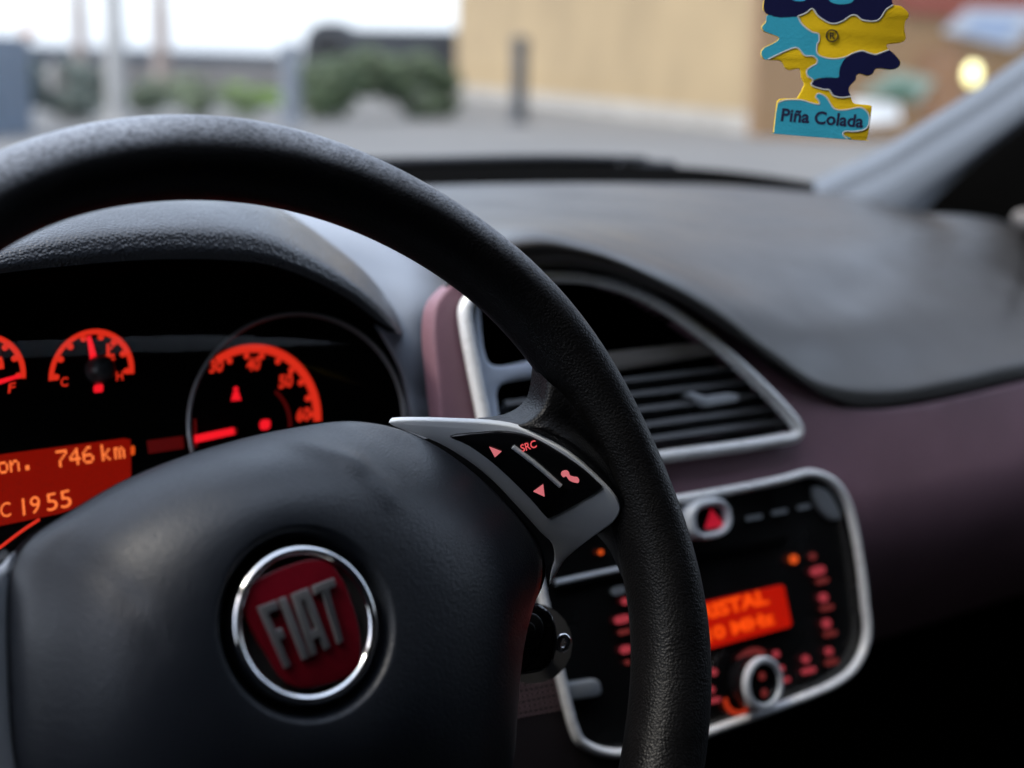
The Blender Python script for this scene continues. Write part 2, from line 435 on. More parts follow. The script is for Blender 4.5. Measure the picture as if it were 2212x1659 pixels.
for i in range(13):
    for j in range(20):
        a = math.pi*i/12; b = 2*math.pi*j/20
        Vs.append(lp+Vector((.12*math.sin(a)*math.cos(b), .12*math.sin(a)*math.sin(b), .17*math.cos(a))))
for i in range(12):
    for j in range(20): Fs.append((i*20+j, (i+1)*20+j, (i+1)*20+(j+1) % 20, i*20+(j+1) % 20))
link('globe', Vs, Fs, mat('lamp_glow', (1, .95, .6), .4, emis=(1, .9, .38), estr=3.0), lt)
tube('bracket', [lp-n2*.6, lp-n2*.3+Vector((0, 0, .02)), lp-n2*.1], .03, MT['black'], lt)
# bollard
METALG = mat('bollard_grey', (.085, .09, .10), .5, metal=.3, var=(6, .15))
def vpost(name, label, cat, px, ytop, ybot, wpx, mt, group=None, knob=False, dist=None):
    if dist is None: b = on_ground(px, ybot)
    else:
        d = ray(px, ybot); b = CAM+d*dist; b.z = 0
    s = (b-CAM).dot(F_); r = wpx*S*s/FPX/2
    top = depth_at(px, ytop, s).z
    t = thing(name, label, cat, b, group)
    prof = [(r, 0), (r, top*.9), (r*1.25, top*.9), (r*1.25, top*.94), (r*.9, top*.95), (r*.9, top*.98), (r*.3, top)] if knob else [(r*1.15, 0), (r*1.1, top*.3), (r, top*.31), (r*.9, top)]
    V, Fc = lathe(b, Vector((1, 0, 0)), Vector((0, 1, 0)), Vector((0, 0, 1)), prof, 20)
    link('shaft', V, Fc, mt, t)
    V, Fc = lathe(b, Vector((1, 0, 0)), Vector((0, 1, 0)), Vector((0, 0, 1)), [(r*1.7, 0), (r*1.7, .05), (r*1.2, .09)], 20)
    link('base', V, Fc, mt, t)
    return t
vpost('bollard', 'dark grey round bollard standing before the yellow wall', 'bollard', 1121, 78, 266, 34, METALG, knob=True)
vpost('bollard', 'blue grey bollard between green shrub and dark van', 'bollard', 630, 92, 275, 40, mat('bollard_blue', (.20, .22, .25), .5, var=(5, .15)), knob=True)
RUST = mat('rusty_pole', (.33, .27, .24), .7, var=(3, .2)); PALE = mat('pale_pole', (.36, .35, .335), .6, var=(3, .12))
vpost('utility_pole', 'brown utility pole rising beside the pale low wall', 'pole', 352, -400, 205, 30, RUST)
vpost('utility_pole', 'pale grey pole in front of the low wall', 'pole', 255, -400, 272, 38, PALE)
vpost('utility_pole', 'pinkish brown pole at the end of the dark roofline', 'pole', 178, -400, 200, 26, RUST)
# low wall and far dark roofline behind
la = on_ground(120, 200); lb = on_ground(615, 196)
WALLW = mat('low_wall', (.34, .32, .31), .9, var=(.5, .2))
o, *_ = prism_wall('low_wall', la, lb, 1.0, .3, WALLW); tag(o, 'pale weathered low wall behind the poles', 'wall')
fa = on_ground(60, 150); fb = on_ground(620, 150)
o, *_ = prism_wall('far_shed', fa, fb, depth_at(400, 104, (fa-CAM).dot(F_)).z, 3, mat('far_shed', (.075, .085, .10), .8, var=(.2, .2))); tag(o, 'long low dark shed roof in the distance', 'shed')
# kiosk, blue
ka = on_ground(-60, 300); kb = on_ground(72, 285)
kt = thing('ticket_machine', 'blue grey box on the pavement with an orange lamp', 'box', (ka+kb)/2)
kh = depth_at(20, 80, (kb-CAM).dot(F_)).z
prism_wall('body', ka, kb, kh, .5, mat('kiosk_blue', (.14, .19, .26), .5, var=(3, .2)), kt)
V, Fc = lathe(kb+Vector((0, 0, kh-.02)), Vector((1, 0, 0)), Vector((0, 1, 0)), Vector((0, 0, 1)), [(.10, 0), (.12, .08), (.05, .2)], 16)
link('lamp', V, Fc, mat('orange_lamp', (.5, .3, .2), .5), kt)
# dark van
vc = on_ground(800, 190); s_ = (vc-CAM).dot(F_)
vt = thing('parked_van', 'black parked van with a raised cab behind the green shrubs', 'van', vc)
vplane = Plane(vc-Vector((0, 0, ZG)), -Vector((F_.x, F_.y, 0)))
plate('body', vplane, [(652, 240), (650, 120), (662, 66), (690, 46), (735, 46), (765, 62), (1000, 66), (1000, 230)], 1.8, mat('van_black', (.018, .02, .024), .4, coat=.2), vt, bevel=.08, top=.9)
plate('window', vplane, [(672, 112), (680, 80), (735, 78), (745, 112)], .03, MT['gloss'], vt, top=.93)
for px in (700, 930):
    c = vplane.at(px, 215, .92)
    V, Fc = lathe(c, vplane.u, vplane.v, vplane.n, [(.33, 0), (.33, .04), (.2, .06), (.18, .04)], 24); wv = link('wheel', V, Fc, MT['black'], vt)
# shrubs
def shrub(label, px, ybot, wpx, ytop, colr, nleaf=1600):
    b = on_ground(px, ybot); s = (b-CAM).dot(F_); rx = wpx*S*s/FPX/2; h = depth_at(px, ytop, s).z
    t = thing('shrub', label, 'shrub', b, 'shrubs along the low wall')
    V = []; Fc = []
    cl = [(random.uniform(-.7, .7), random.uniform(-.5, .5), random.uniform(.25, .8), random.uniform(.3, .5)) for _ in range(9)]
    for _ in range(nleaf):
        cx, cy, cz, cr_ = random.choice(cl)
        d = Vector((random.gauss(0, 1), random.gauss(0, 1), random.gauss(0, 1))).normalized()*cr_*random.uniform(.5, 1)
        p = b+Vector(((cx+d.x)*rx, (cy+d.y)*rx, max(.03, (cz+d.z*.6))*h*.85))
        a = Vector((random.gauss(0, 1), random.gauss(0, 1), random.gauss(0, 1))).normalized(); c_ = a.orthogonal().normalized()
        sz = random.uniform(.03, .07)*max(h, .6); k = len(V)
        V += [p-a*sz, p+c_*sz*.5, p+a*sz, p-c_*sz*.5]; Fc.append((k, k+1, k+2, k+3))
    o = link('foliage', V, Fc, mat('leaf', colr, .6, var=(2.5, .4)), t, smooth_=False); o['kind'] = 'stuff'
    tube('stem', [b, b+Vector((.03, .02, h*.35)), b+Vector((0, .05, h*.7))], .03, RUST, t)
shrub('bright green leafy shrub beside the blue grey bollard', 548, 258, 150, 165, (.20, .32, .07), 2600)
shrub('dark green shrub between the bollard and the van', 735, 258, 210, 75, (.095, .135, .07), 4200)
shrub('dark green wide shrub hiding the van side', 885, 255, 200, 95, (.095, .135, .07), 4200)
shrub('grey green shrub under the pale low wall', 440, 258, 200, 150, (.16, .20, .12), 3600)
shrub('grey green shrub between the pale pole and the brown pole', 305, 260, 170, 155, (.16, .20, .13), 3600)
shrub('dusty green shrub beside the blue grey box', 140, 264, 210, 100, (.13, .16, .14), 4000)

# ================================================================== CAR BODY
cb = thing('car_cabin', 'car cabin shell with pale grey pillar trim, windscreen and dark doors', 'car cabin', (.37, 0, ZG-.7))
HEAD = mat('headliner', (.05, .05, .05), .9)
DOORM = mat('door_trim', (.02, .02, .022), .7)
def cbox(name, lo, hi, mt, parent=cb):
    V, Fc = box_geo((lo[0], lo[1], lo[2]+ZG), (hi[0], hi[1], hi[2]+ZG)); return link(name, V, Fc, mt, parent, smooth_=False)
cbox('roof', (-.40, -2.4, .52), (1.14, -.08, .56), HEAD)
cbox('floor', (-.40, -2.4, -.74), (1.14, .9, -.70), DOORM)
cbox('tailgate', (-.40, -2.44, -.70), (1.14, -2.4, .52), DOORM)
cbox('firewall', (-.40, .66, -.70), (1.14, .70, -.10), DOORM)
for sx, x0, x1 in ((-1, -.44, -.40), (1, 1.14, 1.18)):
    cbox('door', (x0, -2.4, -.70), (x1, .70, .02), DOORM)
    cbox('side_light_blocker', (x0, -2.4, .02), (x1, -.12 if sx < 0 else -.2, .56), DOORM)  # unseen side wall, made over-wide to keep window light off the wheel
# right A-pillar trim, lofted with a crease
dv = Vector((-.04, -.19, .12)); wv = Vector((.08, -.06, -.01)); nv_ = dv.cross(wv)
if nv_.dot(ray(1900, 350)) > 0: nv_ = -nv_
pp0 = depth_at(1880, 400, 1.50)-Vector((0, 0, ZG))
pp = Plane(pp0, (-1, .2, -.02))
r0 = [(1690, 432), (1730, 403), (1800, 370), (1888, 329), (1976, 276), (2064, 221), (2152, 162), (2500, -75)]
r1 = [(1730, 440), (1770, 412), (1840, 378), (1925, 335), (2010, 282), (2098, 228), (2185, 170), (2515, -55)]
r2 = [(1770, 445), (1830, 415), (1890, 385), (1975, 335), (2055, 285), (2140, 232), (2225, 172), (2535, -35)]
r25 = [(1830, 450), (1875, 428), (1935, 395), (2015, 345), (2090, 297), (2170, 244), (2255, 185), (2555, -15)]
r3 = [(1900, 480), (1935, 448), (1995, 408), (2060, 365), (2130, 315), (2205, 262), (2290, 200), (2580, 10)]
r4 = [(1950, 500), (1992, 461), (2050, 405), (2105, 356), (2160, 312), (2240, 252), (2330, 190), (2600, 30)]
V, Fc = loft([[pp.at(*p, -.016) for p in r0], [pp.at(*p, -.002) for p in r1], [pp.at(*p, .000) for p in r2], [pp.at(*p, .008) for p in r25], [pp.at(*p, .006) for p in r3], [pp.at(*p, -.004) for p in r4]], 40, 5)
link('pillar_trim', V, Fc, MT['pillar'], cb)
# outer pillar and door frame behind the trim
pd = Plane((1.06, .4, .1), (-1, -.05, 0))
plate('window_seal', pd, [(1960, 480), (2020, 425), (2110, 350), (2212, 268), (2360, 150), (2700, -100), (2700, 640), (2212, 600), (2000, 520)], .03, MT['void'], cb)
tube('mirror_control', [pd.at(2205, 470, .01), pd.at(2215, 478, .012), pd.at(2228, 490, .01)], .012, mat('beige_knob', (.3, .27, .25), .5), cb, b=.01)
V, Fc = sweep_geo(smooth([Vector((-.33, .55, .05+ZG)), Vector((-.32, .3, .22+ZG)), Vector((-.30, -.10, .50+ZG))], 6), .05, .03)
link('pillar_trim', V, Fc, MT['pillar'], cb)
# windscreen
WSB = [(-.36, .60, .03), (0, .72, .06), (.37, .76, .07), (.74, .72, .06), (1.08, .56, .03)]
WST = [(-.30, -.10, .50), (0, -.06, .53), (.37, -.05, .54), (.74, -.06, .53), (1.02, -.10, .50)]
zz = Vector((0, 0, ZG))
mid = [(Vector(a)+Vector(b))/2+Vector((0, .02, .03)) for a, b in zip(WSB, WST)]
V, Fc = loft([[Vector(p)+zz for p in WSB], [p+zz for p in mid], [Vector(p)+zz for p in WST]], 30, 6)
link('windscreen', V, Fc, glass_mat('windscreen_glass', (.97, .985, .98), .034), cb)
# black sill between dash pad and glass
fr = [[Yp(x, y, Y) for x, y, Y in r] for r in (
    [(-500, 372, .66), (0, 360, .71), (300, 362, .74), (700, 360, .76), (1000, 357, .77), (1300, 355, .76), (1500, 362, .72), (1650, 378, .66), (1760, 395, .60)],
    [(-500, 415, .62), (0, 406, .67), (300, 400, .69), (700, 392, .70), (1000, 385, .70), (1300, 382, .69), (1500, 390, .66), (1650, 402, .62), (1760, 418, .57)],
    [(-500, 450, .56), (0, 440, .60), (300, 430, .62), (700, 420, .62), (1000, 412, .62), (1300, 410, .61), (1500, 415, .60), (1650, 425, .58), (1760, 440, .54)])]
V, Fc = loft(fr, 40, 4)
link('scuttle_panel', V, Fc, MT['void'], cb)
# wiper
wt = thing('windscreen_wiper', 'black windscreen wiper with hinge cover resting below the glass', 'wiper', Yp(1390, 335, .82))
tube('arm', [Yp(1390, 344, .80), Yp(1200, 340, .81), Yp(1000, 344, .82), Yp(800, 350, .82)], .006, MT['black'], wt, b=.004)
tube('blade', [Yp(1330, 352, .80), Yp(1100, 350, .82), Yp(900, 353, .82), Yp(780, 356, .82)], .004, MT['void'], wt, b=.007)
plate('hinge_cover', Plane(Yp(1390, 330, .81)-zz, (0, -1, .3)), [(1330, 362), (1345, 346), (1385, 338), (1430, 346), (1455, 345), (1470, 360), (1400, 366)], .02, MT['black'], wt, bevel=.004)

# ================================================================== DASHBOARD
da = thing('dashboard', 'grey textured dashboard with instrument visor and purple fascia trim', 'dashboard', (.37, .3, ZG-.4))
rowsp = [
 [(350, 420, .60), (700, 412, .61), (900, 402, .62), (1200, 396, .62), (1500, 398, .60), (1700, 410, .57), (1833, 424, .54), (1935, 450, .515), (2000, 461, .50), (2090, 465, .47), (2157, 475, .44), (2195, 492, .42), (2240, 525, .40)],
 [(350, 425, .58), (700, 418, .59), (900, 408, .60), (1200, 402, .60), (1500, 405, .58), (1700, 418, .55), (1833, 432, .52), (1935, 456, .495), (2000, 467, .48), (2090, 472, .45), (2157, 484, .42), (2200, 505, .40), (2250, 540, .38)],
 [(500, 470, .42), (800, 468, .42), (1000, 465, .42), (1200, 466, .42), (1400, 480, .39), (1550, 497, .37), (1700, 506, .355), (1850, 512, .345), (1960, 520, .34), (2060, 535, .33), (2140, 550, .325), (2200, 570, .32), (2270, 600, .31)],
 [(880, 500, .32), (940, 494, .31), (1040, 486, .30), (1180, 487, .295), (1300, 505, .275), (1420, 540, .26), (1540, 580, .25), (1680, 620, .242), (1800, 655, .235), (1920, 665, .23), (2050, 665, .23), (2160, 665, .23), (2290, 665, .23)],
 [(958, 600, .255), (980, 560, .245), (1045, 510, .235), (1150, 494, .21), (1260, 512, .20), (1370, 548, .195), (1470, 592, .188), (1570, 655, .183), (1680, 735, .18), (1800, 800, .18), (1950, 810, .18), (2100, 785, .18), (2290, 750, .18)],
 [(950, 640, .22), (970, 596, .205), (1040, 540, .19), (1160, 520, .18), (1270, 540, .175), (1370, 575, .17), (1470, 622, .171), (1570, 685, .171), (1670, 765, .171), (1780, 838, .171), (1900, 862, .171), (2080, 832, .171), (2290, 790, .171)],
 [(946, 668, .215), (962, 636, .205), (1020, 596, .195), (1192, 573, .185), (1295, 582, .18), (1390, 617, .176), (1470, 652, .176), (1570, 716, .176), (1680, 792, .176), (1790, 868, .176), (1880, 891, .176), (2060, 860, .176), (2290, 808, .176)],
 [(950, 675, .24), (966, 645, .23), (1024, 606, .22), (1192, 585, .22), (1295, 590, .21), (1390, 620, .21), (1470, 655, .21), (1570, 718, .21), (1680, 792, .21), (1790, 866, .21), (1880, 888, .21), (2060, 856, .21), (2290, 804, .21)],
 [(960, 700, .29), (980, 665, .29), (1040, 625, .29), (1192, 600, .29), (1295, 605, .29), (1390, 635, .29), (1470, 672, .29), (1570, 735, .29), (1680, 808, .29), (1790, 880, .29), (1880, 900, .29), (2060, 868, .29), (2290, 816, .29)]]
R3 = [[Yp(*p) for p in r] for r in rowsp]
for r in R3: r.append(Vector((1.13, r[-1].y-.01, r[-1].z-.008)))
nu = 110
rr = [[None]*nu for _ in R3]
for k, r in enumerate(R3):
    sm = smooth(r, 8); n_ = len(sm)-1
    for i in range(nu):
        f = i/(nu-1)*n_; a = int(min(f, n_-1)); rr[k][i] = sm[a].lerp(sm[a+1], f-a)
cols = [smooth([r[i] for r in rr], 10) for i in range(nu)]
# shallow airbag seam running along the pad
sa, sb = Yp(1512, 507, .40), Yp(1935, 514, .375)
for c in cols:
    for p in c:
        t = max(0, min(1, (p-sa).dot(sb-sa)/(sb-sa).length_squared))
        d = (p-(sa+(sb-sa)*t)); d.z = 0
        p.z -= .0030*math.exp(-(d.length/.008)**2)
V, Fc = grid_geo([[c[j] for c in cols] for j in range(len(cols[0]))])
link('dash_pad', V, Fc, MT['pad'], da)
V, Fc = loft([[Vector((x, Y, z+ZG)) for x in (-.40, -.30, -.15, 0, .12)] for Y, z in ((.63, .083), (.48, .083), (.36, .078), (.285, .05), (.27, -.05), (.29, -.30))], 30, 6)
link('driver_side_pad', V, Fc, MT['pad'], da)
# instrument visor
vis = [
 [(-500, 640, .34), (-250, 500, .34), (-60, 440, .34), (150, 405, .34), (350, 393, .34), (500, 405, .33), (585, 438, .30), (692, 508, .27), (786, 588, .25), (849, 668, .235), (872, 722, .22)],
 [(-520, 700, .24), (-260, 560, .24), (-40, 500, .24), (150, 450, .24), (300, 434, .24), (450, 432, .24), (575, 450, .24), (686, 512, .24), (785, 585, .235), (848, 665, .225), (872, 722, .21)],
 [(-520, 760, .196), (-260, 600, .196), (-40, 545, .196), (130, 502, .196), (300, 484, .196), (450, 482, .196), (570, 498, .196), (680, 548, .196), (775, 612, .195), (843, 680, .195), (868, 722, .195)],
 [(-520, 790, .187), (-260, 625, .187), (-40, 575, .187), (130, 545, .187), (300, 528, .187), (450, 527, .187), (570, 540, .187), (670, 578, .187), (765, 630, .188), (835, 690, .19), (864, 722, .19)],
 [(-520, 810, .188), (-260, 640, .188), (-40, 597, .188), (130, 576, .188), (300, 562, .188), (450, 560, .188), (570, 570, .188), (660, 598, .188), (750, 644, .189), (815, 692, .19), (858, 721, .19)],
 [(-520, 830, .20), (-260, 650, .20), (-40, 606, .20), (130, 585, .20), (300, 572, .20), (450, 570, .20), (570, 580, .20), (650, 604, .20), (740, 646, .20), (800, 690, .20), (850, 718, .20)],
 [(-520, 850, .28), (-260, 700, .28), (-40, 640, .28), (130, 615, .28), (300, 600, .28), (450, 600, .28), (560, 606, .28), (640, 622, .28), (720, 650, .27), (780, 690, .26), (830, 716, .25)]]
V, Fc = loft([[Yp(*p) for p in r] for r in vis[:5]], 120, 8)
link('instrument_visor', V, Fc, MT['hood'], da)
V, Fc = loft([[Yp(*p) for p in r] for r in ([(p[0], p[1]-1.5, p[2]) for p in vis[4]], vis[5], vis[6])], 120, 6)
link('visor_lining', V, Fc, MT['void'], da)
# slanted grey panel between visor and vent
side = [
 [(540, 442, .46), (680, 446, .46), (800, 452, .46), (920, 460, .46), (1060, 470, .46)],
 [(580, 456, .32), (700, 492, .31), (810, 522, .31), (910, 548, .31), (1010, 565, .32)],
 [(650, 535, .26), (740, 565, .26), (820, 592, .26), (890, 606, .26), (962, 614, .27)],
 [(742, 634, .235), (800, 650, .235), (850, 660, .235), (900, 665, .235), (946, 670, .24)],
 [(795, 684, .225), (830, 700, .225), (870, 720, .222), (905, 735, .222), (944, 745, .23)],
 [(838, 750, .222), (855, 770, .216), (885, 790, .213), (915, 800, .215), (952, 810, .222)],
 [(868, 818, .22), (880, 840, .212), (905, 855, .21), (930, 862, .212), (965, 870, .22)],
 [(880, 905, .22), (892, 915, .21), (915, 925, .208), (945, 930, .21), (976, 935, .22)],
 [(890, 1100, .24), (905, 1105, .23), (930, 1110, .228), (960, 1115, .23), (1000, 1120, .24)]]
V, Fc = loft([[Yp(*p) for p in r] for r in side], 24, 6)
link('cluster_side_panel', V, Fc, MT['side'], da)
# black backing of the whole fascia
BX = [-420, -250, 0, 400, 800, 1000, 1300, 1500, 1700, 1900, 2300, 2700]
BT = [1000, 800, 690, 640, 640, 640, 640, 740, 850, 940, 930, 900]
V, Fc = grid_geo([[Yp(x, t+(2100-t)*f, .30) for x, t in zip(BX, BT)] for f in (0, .25, .5, .75, 1)])
link('fascia_backing', V, Fc, MT['void'], da)
# console plane, leaning back
TC = math.radians(15)
pc = Plane((0, .16, -.05), (0, -math.cos(TC), math.sin(TC)))
vent_c = [(1052, 940), (1040, 880), (1020, 780), (1006, 700), (1006, 662), (1030, 634), (1085, 610), (1150, 600), (1215, 598), (1275, 602), (1350, 622), (1430, 660), (1520, 722), (1600, 792), (1660, 850), (1700, 893), (1722, 925), (1716, 944), (1680, 951), (1600, 964), (1455, 983), (1300, 1005), (1150, 1025), (1085, 1020)]
radio_c = [(1195, 1395), (1215, 1480), (1238, 1570), (1262, 1608), (1330, 1628), (1440, 1612), (1540, 1578), (1700, 1520), (1800, 1478), (1848, 1437), (1872, 1375), (1868, 1300), (1857, 1210), (1840, 1120), (1822, 1070), (1793, 1037), (1748, 1022), (1690, 1036), (1600, 1055), (1480, 1076), (1330, 1103), (1200, 1128), (1160, 1150), (1160, 1230)]
pur = [(985, 1120), (965, 905), (953, 800), (946, 715), (953, 655), (978, 620), (1010, 598), (1060, 580), (1130, 566), (1195, 560), (1295, 560), (1425, 608), (1535, 672), (1623, 742), (1689, 797), (1782, 848), (1850, 874), (1950, 880), (2100, 852), (2320, 800), (2330, 1100), (2330, 1330), (1010, 1330)]
V, Fc = plate_geo(pc, smooth([pc.at(*p) for p in pur[:20]], 4)+[pc.at(*p) for p in pur[20:]], .012, .0, -.004,
                  [resample(smooth([pc.at(*p) for p in vent_c], 6, True), 90, True), resample(smooth([pc.at(*p) for p in radio_c[:]], 6, True), 90, True)]) if False else (None, None)
pu1 = smooth([pc.at(*p) for p in pur[:20]], 4)+[pc.at(2330, 1000), pc.at(2330, 1120), pc.at(1880, 1170), pc.at(1500, 1240), pc.at(1000, 1300)]
# upper purple trim with the vent opening, lower edge follows the radio top
rtop = [(1000, 1175), (1200, 1140), (1330, 1112), (1480, 1085), (1600, 1064), (1690, 1045), (1748, 1030), (1788, 1045), (1818, 1078), (1836, 1130), (1850, 1200), (1862, 1300), (1866, 1372), (1842, 1432), (1795, 1470), (1700, 1512), (1540, 1570), (1440, 1605)]
pu = smooth([pc.at(*p) for p in pur[:20]], 4)+[pc.to3(1.12, pc.to2(pc.at(2320, 800))[1]-.004), pc.to3(1.12, -.08), pc.to3(1.12, -.24), pc.at(1440, 1750)]+smooth([pc.at(*p) for p in rtop[::-1]], 4)
V, Fc = plate_geo(pc, pu, .012, .002, -.004, [resample(smooth([pc.at(*p) for p in vent_c], 6, True), 90, True)])
# curl the lower part under
def curl(p):
    q = p.copy(); z = p.z-ZG; t = max(0, -.07-z)
    q.y += t*t*5.0; return q
import bmesh
def densify(V, Fc, mx):
    bm = bmesh.new(); vs = [bm.verts.new(p) for p in V]
    for f in Fc:
        try: bm.faces.new([vs[i] for i in f])
        except ValueError: pass
    for _ in range(7):
        ed = [e for e in bm.edges if e.calc_length() > mx]
        if not ed: break
        bmesh.ops.subdivide_edges(bm, edges=ed, cuts=1); bmesh.ops.triangulate(bm, faces=[f for f in bm.faces if len(f.verts) > 4])
    bm.verts.index_update()
    out = [v.co.copy() for v in bm.verts], [tuple(v.index for v in f.verts) for f in bm.faces]
    bm.free(); return out
V, Fc = densify(V, Fc, .022)
V = [curl(p) for p in V]
PT = link('fascia_trim', V, Fc, MT['purple'], da, smooth_=30)
# lower fascia left of the radio with raised dots
lf = plate('lower_fascia', pc, [(990, 1180), (1165, 1150), (1165, 1240), (1200, 1400), (1245, 1600), (1300, 1640), (1440, 1612), (1440, 1800), (950, 1800)], .01, mat('lower_plastic', (.02, .014, .016), .6, bump=('noise', 700, .3, .0004)), da, top=-.006)
V = []; Fc = []
for i in range(12):
    for j in range(10):
        x = 1120+i*11+(j % 2)*5.5-j*3; y = 1440+j*12.5-i*2.2
        if x > 1205+ (y-1440)*.28: continue
        c = pc.at(x, y, -.0055); k = len(V); r = .0007
        V += [c+pc.n*.0007]+[c+pc.u*r*math.cos(a*math.pi/3)+pc.v*r*math.sin(a*math.pi/3) for a in range(6)]
        Fc += [(k, k+1+a, k+1+(a+1) % 6) for a in range(6)]
o = link('grip_dots', V, Fc, mat('grip_dot', (.35, .22, .24), .4), da); o['kind'] = 'stuff'

# ================================================================== AIR VENT
av = thing('air_vent', 'half-dome centre air vent with silver surround and black slats', 'air vent', pc.at(1350, 800))
tube('surround', [pc.at(*p, .002) for p in vent_c], .0036, MT['silver'], av, b=.0040, closed=True, nrm=pc.n, seg=12)
vin = resample(smooth([pc.at(*p) for p in vent_c], 6, True), 100, True)
V = [p-pc.n*.001 for p in vin]+[p-pc.n*.045 for p in vin]
Fc = [(i, (i+1) % 100, 100+(i+1) % 100, 100+i) for i in range(100)]+[tuple(range(100, 200))]
link('cavity', V, Fc, MT['void'], av)
plate('divider', pc, [(1012, 668), (1020, 652), (1040, 660), (1044, 700), (1050, 752), (1062, 783), (1090, 789), (1130, 783), (1200, 772), (1200, 806), (1130, 820), (1092, 828), (1078, 846), (1080, 880), (1090, 960), (1052, 960), (1042, 900), (1028, 800)], .018, MT['bluegrey'], av, bevel=.003, top=-.002, sm=3)
plate('cross_bar', pc, [(1200, 775), (1340, 757), (1450, 744), (1562, 736), (1590, 762), (1500, 775), (1340, 802), (1200, 815)], .012, MT['slatbar'], av, bevel=.003, top=-.004)
sl = [((1320, 836), (1620, 800)), ((1340, 866), (1660, 828)), ((1355, 898), (1690, 856)), ((1375, 930), (1705, 884)), ((1390, 960), (1712, 914))]
for a, b in sl:
    p0 = pc.at(*a, -.010); p1 = pc.at(*b, -.010)
    p0 = p0-(p1-p0)*.25
    V, Fc = rot_box((p0+p1)/2, (p1-p0).normalized(), (pc.v*.5+pc.n*.85).normalized(), (pc.v*.85-pc.n*.5).normalized(), (p1-p0).length/2, .006, .0016)
    link('slat', V, Fc, MT['slat'], av, smooth_=False)
for a, b in (((1082, 884), (1200, 870)), ((1086, 912), (1200, 898)), ((1090, 940), (1210, 926))):
    p0 = pc.at(*a, -.010); p1 = pc.at(*b, -.010)
    V, Fc = rot_box((p0+p1)/2, (p1-p0).normalized(), (pc.v*.5+pc.n*.85).normalized(), (pc.v*.85-pc.n*.5).normalized(), (p1-p0).length/2, .006, .0016)
    link('slat', V, Fc, MT['slat'], av, smooth_=False)
plate('tab', pc, [(1484, 850), (1500, 846), (1530, 856), (1580, 848), (1600, 852), (1596, 868), (1530, 880), (1512, 872)], .008, MT['silverp'], av, bevel=.002, top=-.002)
plate('slat_pivot', pc, [(1680, 905), (1695, 900), (1702, 915), (1690, 930), (1682, 925)], .006, MT['slat'], av, bevel=.001, top=-.006)

# ================================================================== RADIO
ra = thing('car_radio', 'black centre console radio with red lit display, knob and silver border', 'radio', pc.at(1550, 1600))
tube('border', [pc.at(*p, .002) for p in radio_c], .0027, MT['silver'], ra, b=.0030, closed=True, nrm=pc.n, seg=12)
plate('face', pc, radio_c, .02, MT['panel'], ra, top=-.002, sm=4)
def rrect(c, w_, h_, sx, sy, k=.3, n=4):
    """rounded rectangle, pixel centre; horizontal axis slope sx, vertical axis slant sy"""
    out = []; r = min(w_, h_)*k
    for qx, qy, a0 in ((1, 1, 0), (-1, 1, 90), (-1, -1, 180), (1, -1, 270)):
        for i in range(n+1):
            a = math.radians(a0+90*i/n); x = qx*(w_/2-r)+r*math.cos(a); y = qy*(h_/2-r)+r*math.sin(a)
            out.append((c[0]+x+y*sy, c[1]+y+x*sx))
    return out
SX, SY = -.25, .17
hz_o = rrect((1537, 1121), 92, 86, -.2, .1, .42, 6); hz_i = rrect((1541, 1122), 66, 56, -.2, .1, .4, 6)
hb = plate('hazard_bezel', pc, hz_o, .014, MT['silverp'], ra, bevel=.0025, top=.010, holes=[hz_i])
plate('hazard_button', pc, rrect((1541, 1122), 64, 54, -.2, .1, .4, 6), .01, MT['gloss'], ra, bevel=.002, top=.005)
plate('hazard_triangle', pc, [(1537, 1100), (1564, 1132), (1557, 1138), (1530, 1143), (1524, 1140)], .0006, MT['e_tri'], ra, top=.0056)
# upper slot plate and disc slot
plate('disc_slot', pc, [(1204, 1262), (1345, 1232), (1700, 1160), (1700, 1172), (1345, 1243), (1206, 1272)], .004, MT['void'], ra, top=.001)
tube('trim_line', [pc.at(1200, 1259, 0), pc.at(1345, 1228, 0), pc.at(1360, 1225, 0)], .0016, MT['silverp'], ra, sm=0)
for c, wd, hh in (((1630, 1118), 34, 9), ((1685, 1106), 32, 9), ((1738, 1095), 26, 9)):
    plate('reflection_mark', pc, rrect(c, wd, hh, -.2, .1), .001, MT['greybtn_refl'], ra, top=.0005)  # reflections on the glossy face, painted as small grey plates
plate('corner_reflection', pc, [(1758, 1052), (1790, 1058), (1812, 1095), (1818, 1120), (1795, 1122), (1770, 1095)], .003, MT['greybtn_refl'], ra, bevel=.001, top=.0012, sm=2)  # reflection in the upper corner, painted as a pale grey plate
for c, m_, r in (((1716, 1208), 'e_orange', 11), ((1757, 1202), 'e_btnd', 9), ((1780, 1291), 'e_btn', 12), ((1787, 1347), 'e_btn', 12), ((1792, 1407), 'e_btn', 10), ((1678, 1413), 'e_btn', 9), ((1689, 1444), 'e_btn', 8), ((1742, 1424), 'e_btn', 10), ((1543, 1452), 'e_btn', 9), ((1538, 1490), 'e_btn', 8), ((1351, 1299), 'e_btn', 9), ((1299, 1193), 'e_orange', 6)):
    plate('lit_symbol', pc, ell(c[0], c[1], (r*.75, -r*.17), (r*.14, r*.85), 16), .001, MT[m_], ra, top=.0006)
